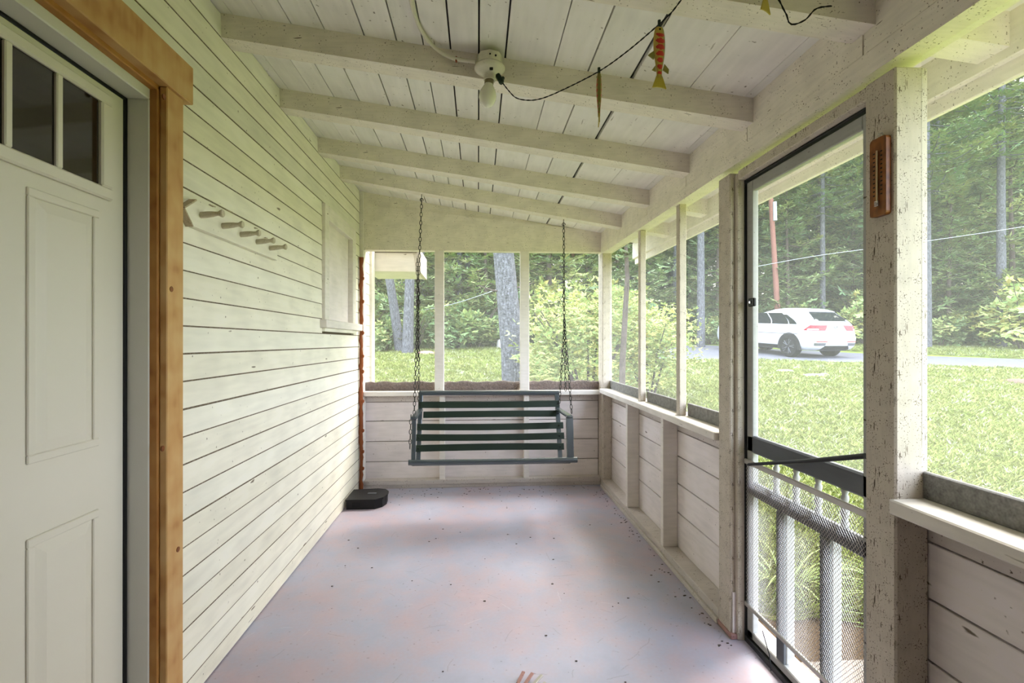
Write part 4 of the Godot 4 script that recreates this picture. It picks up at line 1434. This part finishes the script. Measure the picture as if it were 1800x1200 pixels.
# ---------------------------------------------------------------- plants
func tint(base: Color, spread: float) -> Color:
	var k := 1.0 + rng.randf_range(-spread, spread)
	var h := rng.randf_range(-0.12, 0.12)
	return Color(base.r * k * (1.0 + h), base.g * k, base.b * k * (1.0 - h))

func spray(s: Shape, at: Vector3, dir: Vector3, size: float, n: int, col: Color, fat := 0.16) -> void:
	var side := dir.cross(Vector3.UP + Vector3(rng.randfn(0, 0.3), 0, rng.randfn(0, 0.3))).normalized()
	var nrm := side.cross(dir).normalized()
	for k in n:
		var a := (k - (n - 1) / 2.0) / maxf(1.0, n - 1) * 2.6 + rng.randf_range(-0.2, 0.2)
		var d := (dir * cos(a) + side * sin(a) + nrm * rng.randf_range(-0.25, 0.35)).normalized() * size * rng.randf_range(0.7, 1.15)
		var w := d.cross(nrm).normalized() * size * fat
		s.leaf(at, d, w, Color(col.r * rng.randf_range(0.85, 1.15), col.g * rng.randf_range(0.9, 1.1), col.b))

# conifer: trunk and whorls of flat boughs
func conifer(h: float, crown: float, radius: float, trunk: float, base: Color, dense: float, bark: Material) -> Node3D:
	var t := Node3D.new()
	var s := Shape.new()
	s.tube([Vector3(0, -0.4, 0), Vector3(0, h * 0.33, 0), Vector3(0.08, h * 0.66, 0.05), Vector3(0.05, h, 0)], [trunk * 1.15, trunk * 0.85, trunk * 0.55, 0.02], 9)
	part(t, "trunk", s, bark)
	s = Shape.new()
	s.colored = true
	var limbs := Shape.new()
	var y := crown
	while y < h - 0.3:
		var f := (y - crown) / (h - crown)
		var reach := radius * pow(1.0 - f, 0.75) * (0.75 + 0.25 * sin(minf(f * 8.0, PI / 2.0)))
		var n := 5 + int(rng.randf() * 2.0)
		var turn := rng.randf() * TAU
		for k in n:
			if rng.randf() > dense:
				continue
			var a := turn + TAU * k / n + rng.randf_range(-0.3, 0.3)
			var l := reach * rng.randf_range(0.6, 1.1)
			var out := Vector3(cos(a), 0, sin(a))
			var col := tint(base, 0.28)
			var m := maxi(3, int(l / 0.24))
			var pts := []
			for i in m + 1:
				var u := i / float(m)
				pts.append(Vector3(0, y, 0) + out * l * u + Vector3(0, l * (-0.12 * sin(u * PI) + 0.10 * u * u), 0))
			limbs.tube(pts, 0.022, 4, false)
			for i in range(1, m + 1):
				var u := i / float(m)
				if u < 0.22:
					continue
				var wide := l * 0.30 * sin(clampf(u * 0.9 + 0.12, 0, 1) * PI)
				for q in 3:
					var sd := out.cross(Vector3.UP) * (q - 1) * wide * rng.randf_range(0.5, 1.1)
					var d := (out + sd.normalized() * 0.7 * absf(q - 1) + Vector3(0, rng.randf_range(-0.1, 0.25), 0)).normalized()
					spray(s, pts[i] + sd + Vector3(0, rng.randf_range(-0.06, 0.08), 0), d, 0.36, 5, col, 0.13)
		y += rng.randf_range(0.42, 0.62)
	part(t, "limbs", limbs, bark)
	part(t, "needles", s, M.blade).set_meta("kind", "stuff")
	return t

# broadleaf bush or crown: leaves in clumps over rounded lobes
func bush(size: Vector3, lobes: int, leaves: int, leaf: float, base: Color, stems: int) -> Node3D:
	var t := Node3D.new()
	var st := Shape.new()
	var s := Shape.new()
	s.colored = true
	for k in stems:
		var a := rng.randf() * TAU
		var e := Vector3(cos(a) * size.x * 0.35, size.y * 0.75, sin(a) * size.z * 0.35)
		st.tube([Vector3(cos(a), 0, sin(a)) * 0.06 - Vector3(0, 0.2, 0), e * 0.5 + Vector3(0, size.y * 0.08, 0), e], [0.03, 0.02, 0.008], 5, false)
	part(t, "stems", st, M.bark_brown)
	for k in lobes:
		var a := rng.randf() * TAU
		var rr := sqrt(rng.randf()) * 0.62
		var c := Vector3(cos(a) * size.x / 2.0 * rr, size.y * rng.randf_range(0.22, 0.78), sin(a) * size.z / 2.0 * rr)
		var R := minf(size.x, size.y) * rng.randf_range(0.20, 0.32)
		var col := tint(base, 0.22)
		for i in leaves:
			var d := Vector3(rng.randfn(), rng.randfn(), rng.randfn()).normalized()
			d.y = d.y * 0.85 + 0.15
			var p := c + d * R * pow(rng.randf(), 0.35)
			var g := (d + Vector3(rng.randfn(0, 0.5), rng.randfn(0, 0.4) - 0.1, rng.randfn(0, 0.5))).normalized()
			spray(s, p, g, leaf * rng.randf_range(0.7, 1.3), 3, col, 0.26)
	part(t, "leaves", s, M.blade).set_meta("kind", "stuff")
	return t

func plant(proto: Node3D, called: String, label: String, category: String, group: String, at: Vector3, turn: float, scale_ := 1.0) -> Node3D:
	var o: Node3D = proto.duplicate()
	o.name = numbered(called)
	add_child(o)
	o.position = at
	o.rotation.y = turn
	o.scale = Vector3.ONE * scale_
	tag(o, label, category, group)
	return o


func on_road(px: float, dist: float) -> bool:
	var y := 601.0 + FOCAL * (1.59 / dist - 0.06)
	return px > 1150.0 and y < 634.5 + maxf(px - 1340.0, 0.0) * 16.0 / 460.0 and y > 606.0 + maxf(px - 1240.0, 0.0) * 25.0 / 560.0


func build_outdoors() -> void:
	var pine_col := Color(0.185, 0.245, 0.105)
	var pale_col := Color(0.31, 0.375, 0.17)
	var young := [conifer(9.0, 0.4, 2.5, 0.11, Color(0.22, 0.285, 0.125), 0.95, M.bark_brown), conifer(11.0, 0.8, 2.9, 0.13, pale_col, 0.92, M.bark_brown), conifer(8.0, 0.3, 2.6, 0.10, Color(0.25, 0.32, 0.145), 0.95, M.bark_brown)]
	var tall := [conifer(20.0, 3.0, 3.6, 0.17, pine_col, 0.85, M.bark_grey), conifer(22.0, 5.0, 3.8, 0.18, Color(0.21, 0.265, 0.13), 0.8, M.bark_grey)]
	var bare := conifer(23.0, 8.5, 3.2, 0.17, pine_col, 0.75, M.bark_grey)
	# young pines at the edge of the woods
	for e in [[560, 23, 0], [660, 26, 2], [735, 23.5, 1], [800, 25, 0], [855, 23, 2], [905, 27, 1], [965, 24, 1], [1030, 25.5, 2], [1085, 27, 1], [1130, 24, 0], [1195, 28, 2], [1262, 26, 0], [1320, 27, 2], [1385, 25, 0], [1440, 27.5, 1], [1500, 26, 0], [1555, 24.5, 2], [1610, 27, 1], [1668, 23.5, 0], [1725, 25, 2], [1780, 23, 1], [1850, 25, 0], [1930, 23, 2], [2030, 24, 1]]:
		plant(young[e[2]], "young_pine", ["dark green young pine at the edge of the woods", "pale green feathery pine at the edge of the woods", "mid green bushy pine at the edge of the woods"][e[2]], "tree", ["dark young pines", "pale young pines", "bushy young pines"][e[2]], gp(e[0], e[1]), rng.randf() * TAU, rng.randf_range(0.9, 1.2))
	# the woods behind
	for row in [[31.0, 62], [38.0, 55], [47.0, 50]]:
		var px := 480.0 + rng.randf() * 30.0
		while px < 2150.0:
			var k := int(rng.randf() * 2.0)
			plant(tall[k], "forest_pine", ["tall dark pine standing deep in the woods", "tall grey-green pine standing deep in the woods"][k], "tree", ["tall dark forest pines", "tall grey forest pines"][k], gp(px, row[0] + rng.randf_range(-2.5, 2.5)), rng.randf() * TAU, rng.randf_range(0.85, 1.2))
			px += row[1] * rng.randf_range(0.75, 1.3)
	# bare grey trunks in front of the boughs
	for e in [[1760, 22.0, 1.0, "thick pale bare pine trunk behind the bright bush across the driveway"], [1631, 21.5, 0.8, "bare pine trunk showing beside the post with the thermometer"], [1652, 26.0, 0.8, "thinner bare trunk just behind the one beside the thermometer post"], [1446, 24.5, 0.75, "bare pine trunk rising above the roof of the white car"], [1420, 29.0, 0.8, "distant bare trunk between the red pole and the car's trunk pine"], [1232, 22.5, 0.95, "straight bare trunk past the road bend, beyond the side screens"], [1187, 27.0, 0.7, "slim bare trunk deep behind the bush at the road bend"], [808, 24.0, 0.8, "dark bare trunk, first of a close pair beyond the swing"], [822, 24.6, 0.8, "bare trunk, second of a close pair beyond the swing"], [841, 28, 0.7, "thin distant bare trunk beside the close pair beyond the swing"], [745, 29, 0.8, "distant bare trunk between the twin trunks and the swing chain"], [1140, 30, 1.0, "tall distant bare trunk above the porch-corner bush"], [1540, 27, 0.8, "bare trunk mostly hidden behind the thermometer post"]]:
		plant(bare, "bare_trunk_pine", e[3], "tree", "bare-trunked pines", gp(e[0], e[1]), rng.randf() * TAU, e[2])

	# the big trunk near the porch
	var big := thing("large_tree", "thick grey tree trunk leaning slightly beyond the porch end", "tree")
	var s := Shape.new()
	var b0 := gp(908, 10.4)
	var tilt := gp(886, 10.4) - gp(908, 10.4)
	var tp := []
	for k in 9:
		tp.append(b0 + Vector3(0, -0.2 + k * 1.0, 0) + tilt * (k / 2.9) * 1.0)
	s.tube(tp, [0.30, 0.235, 0.225, 0.215, 0.205, 0.20, 0.19, 0.18, 0.17], 20)
	part(big, "trunk", s, M.bark_grey)
	for q in [[-1.0, 2.05, 0.35], [1.0, 2.12, 0.3], [-0.8, 3.2, 0.9], [0.9, 3.5, 0.8]]:
		s = Shape.new()
		var c: Vector3 = b0 + tilt * ((q[1] + 0.2) / 2.9) + Vector3(0, q[1] - 0.05, 0)
		s.tube([c, c + Vector3(q[0] * 0.3, 0.03, 0.1), c + Vector3(q[0] * (0.25 + q[2]), 0.12, 0.2)], [0.03, 0.018, 0.006], 6)
		part(big, "branch_stub", s, M.bark_brown)
	var hc := bush(Vector3(5.5, 4.0, 5.5), 16, 160, 0.24, pale_col, 6)
	var crown := hc.get_node("leaves")
	hc.remove_child(crown)
	big.add_child(crown)
	crown.name = "crown"
	crown.position = b0 + Vector3(0, 6.2, 0)

	# twin trunks behind the house corner
	for e in [[706, 19.4, 676, 0.17, "grey twin trunk leaning away beside the house corner"], [716, 18.6, 722, 0.18, "grey forked trunk standing upright beside the house corner"]]:
		var tw := thing("twin_trunk_tree", e[4], "tree")
		s = Shape.new()
		var c := gp(e[0], e[1])
		var lean: Vector3 = gp(e[2], e[1]) - gp(e[0], e[1])
		lean.y = 0.0
		s.tube([c - Vector3(0, 0.3, 0), c + lean * 0.5 + Vector3(0, 2.0, 0), c + lean + Vector3(0, 4.0, 0), c + lean * 2.2 + Vector3(0, 9.0, 0)], [e[3] * 1.25, e[3], e[3] * 0.9, e[3] * 0.5], 12)
		part(tw, "trunk", s, M.bark_grey)
		s = Shape.new()
		var j: Vector3 = c + lean * 0.8 + Vector3(0, 3.1, 0)
		s.tube([j, j + Vector3(0.45, 0.7, 0), j + Vector3(0.8, 2.2, 0.2)], [0.11, 0.09, 0.05], 8)
		part(tw, "fork", s, M.bark_grey)

	# bushes
	var bushes := [bush(Vector3(2.6, 2.1, 2.4), 30, 110, 0.078, Color(0.33, 0.37, 0.13), 9), bush(Vector3(3.4, 2.2, 2.6), 14, 46, 0.22, Color(0.19, 0.25, 0.10), 6), bush(Vector3(2.6, 1.5, 2.2), 12, 40, 0.20, Color(0.27, 0.32, 0.13), 5), bush(Vector3(3.0, 3.4, 2.8), 16, 46, 0.24, Color(0.36, 0.40, 0.14), 6)]
	plant(bushes[0], "flowering_bush", "yellow-green leafy bush just outside the porch corner", "bush", "", gp(1035, 8.2), 0.4, 1.0)
	plant(bushes[0], "flowering_bush", "lower leafy bush beside the gravel drive end", "bush", "", gp(1140, 9.4), 2.1, 0.85)
	for e in [[640, 20.5, 1], [672, 19.6, 2], [730, 20.5, 1], [765, 21.5, 2], [800, 20.8, 1], [835, 21.4, 1], [868, 21.8, 2], [960, 23, 3], [1010, 24, 2], [1090, 23, 3], [1160, 25.5, 2], [1245, 24.5, 2], [1330, 25, 1], [1400, 24, 1], [1475, 24.5, 2], [1520, 23.5, 3], [1580, 25, 1], [1650, 22.5, 2], [1690, 23.5, 1], [1745, 22.5, 1], [1800, 20.5, 3], [1870, 22, 1], [1950, 21, 2], [600, 20, 1]]:
		plant(bushes[e[2]], "undergrowth_bush", ["", "dark green bush in the undergrowth before the pines", "low green bush in the undergrowth before the pines", "tall bright yellow-green bush before the pines"][e[2]], "bush", ["", "dark undergrowth bushes", "low undergrowth bushes", "bright undergrowth bushes"][e[2]], gp(e[0], e[1]), rng.randf() * TAU, rng.randf_range(0.85, 1.15))
	for row in [[29.0, 95.0, 1.3], [36.0, 85.0, 1.7], [46.0, 75.0, 2.2]]:
		var px := 560.0
		while px < 2050.0:
			plant(bushes[1], "shade_bush", "dark bush growing in shade under the forest pines", "bush", "shaded forest bushes", gp(px, row[0] + rng.randf_range(-1.5, 1.5)), rng.randf() * TAU, row[2] * rng.randf_range(0.85, 1.15))
			px += row[1] * rng.randf_range(0.7, 1.3)
	# slender dark sapling in place of a blurred dark streak at the side screen
	var sap := thing("sapling", "slender dark sapling in place of a blurred dark streak at the side screen", "tree")
	s = Shape.new()
	var sb := gp(1092, 7.2)
	s.tube([sb - Vector3(0, 0.2, 0), sb + Vector3(0.02, 0.9, 0), sb + Vector3(0.09, 2.1, 0), sb + Vector3(0.03, 3.2, 0)], [0.05, 0.045, 0.035, 0.012], 8)
	part(sap, "trunk", s, M.bark_brown)
	s = Shape.new()
	s.colored = true
	for k in 120:
		var p := sb + Vector3(0.06, 0, 0) + Vector3(rng.randfn(0, 0.22), 2.6 + rng.randfn(0, 0.45), rng.randfn(0, 0.22))
		spray(s, p, Vector3(rng.randfn(), -0.3, rng.randfn()).normalized(), 0.13, 4, tint(Color(0.10, 0.13, 0.06), 0.2), 0.2)
	part(sap, "leaves", s, M.blade).set_meta("kind", "stuff")

	# utility poles and wires
	for e in [[1371, 548, 1354, 330, 24.0, 0.13, "reddish utility pole rising behind the white car"], [1008, 600, 1006, 300, 27.0, 0.10, "thin reddish pole among pale boughs beyond the bush"]]:
		var up := thing("utility_pole", e[6], "pole")
		s = Shape.new()
		var foot := gp(e[0], e[4])
		var zed: float = foot.z
		var top := on(e[2], e[3], 2, zed)
		s.tube([foot - Vector3(0, 0.3, 0), top], [e[5] * 1.1, e[5] * 0.8], 10)
		part(up, "shaft", s, M.pole)
		s = Shape.new()
		var ia := on(lerpf(e[2], e[0], 0.27), lerpf(e[3], e[1], 0.27), 2, zed)
		s.tube([ia + Vector3(0.02, 0.9, 0.12), ia + Vector3(0.03, 0.0, 0.14)], 0.09, 8)
		part(up, "insulator", s, M.wire)
	var wires := [[[1300, 474, 22.0], [1420, 452, 21.0], [1520, 438, 20.0], [1640, 422, 19.0], [1800, 398, 17.5], [2000, 362, 16.0]], [[600, 566, 24.0], [690, 553, 22.0], [780, 538, 20.0], [850, 517, 18.0], [905, 495, 16.5]]]
	for k in 2:
		var wr := thing("overhead_wire", ["pale wire strung above the car along the woods", "pale wire slanting behind the big grey trunk"][k], "wire")
		var pts := []
		for q in wires[k]:
			var d := ray(q[0], q[1])
			pts.append(EYE + d * (q[2] / FOCAL))
		s = Shape.new()
		s.tube(curve(pts, 30), 0.011, 5)
		part(wr, "strand", s, M.wire)

	# stones and stumps on the lawn
	for e in [[1378, 655, 0.30, "flat pale stone in the grass before the car"], [1400, 650, 0.14, "small pale stone between two flat stones"], [1428, 663, 0.34, "broad pale stone in the grass before the car"], [1447, 662, 0.16, "small stone at the end of the broad stone"]]:
		var st := thing("lawn_stone", e[3], "stone", gpix(e[0], e[1]), "stones in the lawn")
		s = Shape.new()
		var r: float = e[2]
		s.lathe([Vector2(0, -0.03), Vector2(r, -0.03), Vector2(r * 0.95, 0.03), Vector2(r * 0.7, 0.07), Vector2(r * 0.3, 0.09), Vector2(0, 0.085)], Transform3D(Basis(Vector3(1, 0, 0), Vector3(0.1, 1, 0), Vector3(0, 0.05, 0.7)), Vector3.ZERO), 9)
		part(st, "rock", s, M.stone)
	var stump := thing("stump", "low brown rotted stump in the lawn beside the driveway", "stump", gpix(1793, 676))
	s = Shape.new()
	s.lathe([Vector2(0.36, -0.05), Vector2(0.30, 0.06), Vector2(0.2, 0.12), Vector2(0.08, 0.10), Vector2(0, 0.09)], Transform3D.IDENTITY, 11)
	part(stump, "wood", s, M.rot)
	var sp := thing("stone_post", "short pale stone post at the far lawn edge", "post", gpix(879, 614))
	s = Shape.new()
	s.lathe([Vector2(0.17, -0.1), Vector2(0.15, 0.30), Vector2(0.12, 0.40), Vector2(0, 0.44)], Transform3D.IDENTITY, 8)
	part(sp, "shaft", s, M.stone)
	var st2 := thing("pale_boulder", "low pinkish boulder at the lawn edge near the twin trunks", "boulder", gpix(748, 624))
	s = Shape.new()
	s.lathe([Vector2(0.36, -0.1), Vector2(0.34, 0.06), Vector2(0.22, 0.14), Vector2(0.1, 0.16), Vector2(0, 0.15)], Transform3D(Basis(Vector3(1.1, 0, 0), Vector3(0.15, 1, 0), Vector3(0, 0, 0.7)), Vector3.ZERO), 9)
	part(st2, "rock", s, M.redblock)

	# step and leafy clumps outside the screen door
	var step := thing("door_step", "rough concrete step outside the screen door", "step", Vector3.ZERO)
	slab(step, "slab", Vector3(1.31, -0.40, -2.1), Vector3(1.80, -0.10, -1.15), M.concrete, 0.015)
	var bed := thing("planting_bed", "strip of bare brown soil beside the concrete step", "soil", Vector3.ZERO, "", "structure")
	s = Shape.new()
	for k in 10:
		var za := -3.4 + k * 0.3
		var wa := 2.75 + 0.12 * sin(k * 1.7); var wb := 2.75 + 0.12 * sin((k + 1) * 1.7)
		var p := [Vector3(1.31, 0, za), Vector3(wa, 0, za), Vector3(wb, 0, za + 0.3), Vector3(1.31, 0, za + 0.3)]
		for j in 4:
			p[j].y = ground_y(p[j]) + 0.02
		s.quad(p[0], p[1], p[2], p[3], Vector3.UP)
	part(bed, "soil", s, M.soil)
	for q in [[2.05, -1.95, 0.55, "short strap-leaved clump growing close against the step's long side"], [2.1, -1.4, 0.6, "spreading strap-leaved clump close against the step's near half"], [2.25, -2.35, 0.62, "strap-leaved clump beside the far end of the step"], [2.35, -1.75, 0.7, "arching strap-leaved clump beyond the middle of the step"], [2.2, -1.1, 0.72, "strap-leaved clump beside the near end of the step"], [1.75, -2.75, 0.5, "low leafy clump between the step and the low wall"]]:
		var cl := thing("daylily_clump", q[3], "plant", Vector3(q[0], -0.22, q[1]), "clumps by the step")
		for k in 44:
			s = Shape.new()
			s.colored = true
			var a := rng.randf() * TAU
			var out := Vector3(cos(a), 0, sin(a))
			var le: float = q[2] * rng.randf_range(0.6, 1.1)
			var col := tint(Color(0.20, 0.27, 0.10), 0.3)
			var prev := out * rng.randf() * 0.08
			var pw := out.cross(Vector3.UP) * 0.011
			for i in 6:
				var u := (i + 1) / 6.0
				var p := out * (0.05 + le * 0.75 * u * u) + Vector3(0, le * (1.15 * u - 0.65 * u * u), 0)
				var w := out.cross(Vector3.UP) * 0.011 * (1.0 - u * 0.9)
				s.quad(prev - pw, prev + pw, p + w, p - w, Vector3.UP, col)
				prev = p
				pw = w
			part(cl, "leaf", s, M.blade)

	# grass
	var tuft := Shape.new()
	tuft.colored = true
	for k in 9:
		var a := rng.randf() * TAU
		var o := Vector3(cos(a), 0, sin(a)) * rng.randf() * 0.06
		var d := Vector3(rng.randfn(0, 0.035), rng.randf_range(0.035, 0.075), rng.randfn(0, 0.035))
		tuft.leaf(o, d, d.cross(Vector3(cos(a), 0.1, sin(a))).normalized() * 0.006, Color.WHITE)
	var mm := MultiMesh.new()
	mm.transform_format = MultiMesh.TRANSFORM_3D
	mm.use_colors = true
	mm.mesh = tuft.mesh()
	mm.mesh.surface_set_material(0, M.blade)
	var list := []
	while list.size() < 75000:
		var px := rng.randf_range(560, 1950)
		var D := 2.2 * pow(10.8, rng.randf())
		var p := gp(px, D)
		if p.x < 1.5 and p.z > -4.9:
			continue
		if p.x < 2.0 and p.z > -2.5 or on_road(px, D):
			continue
		list.append(p)
	mm.instance_count = list.size()
	for i in list.size():
		var k := rng.randf_range(0.7, 1.5) * (1.0 + ahead(list[i]) * 0.05)
		mm.set_instance_transform(i, Transform3D(Basis(Vector3.UP, rng.randf() * TAU).scaled(Vector3(k, k * 0.8, k)), list[i]))
		var g := rng.randf_range(0.75, 1.2)
		var yel := rng.randf()
		if rng.randf() < 0.10:
			mm.set_instance_color(i, Color(0.36, 0.39, 0.24))   # clover heads
		else:
			mm.set_instance_color(i, Color((0.165 + 0.078 * yel) * g, (0.214 + 0.035 * yel) * g, (0.047 + 0.040 * yel) * g))
	var gr := MultiMeshInstance3D.new()
	gr.name = "grass"
	gr.multimesh = mm
	gr.material_override = M.blade
	tag(gr, "short grass blades and clover covering the lawn", "grass", "", "stuff")
	add_child(gr)
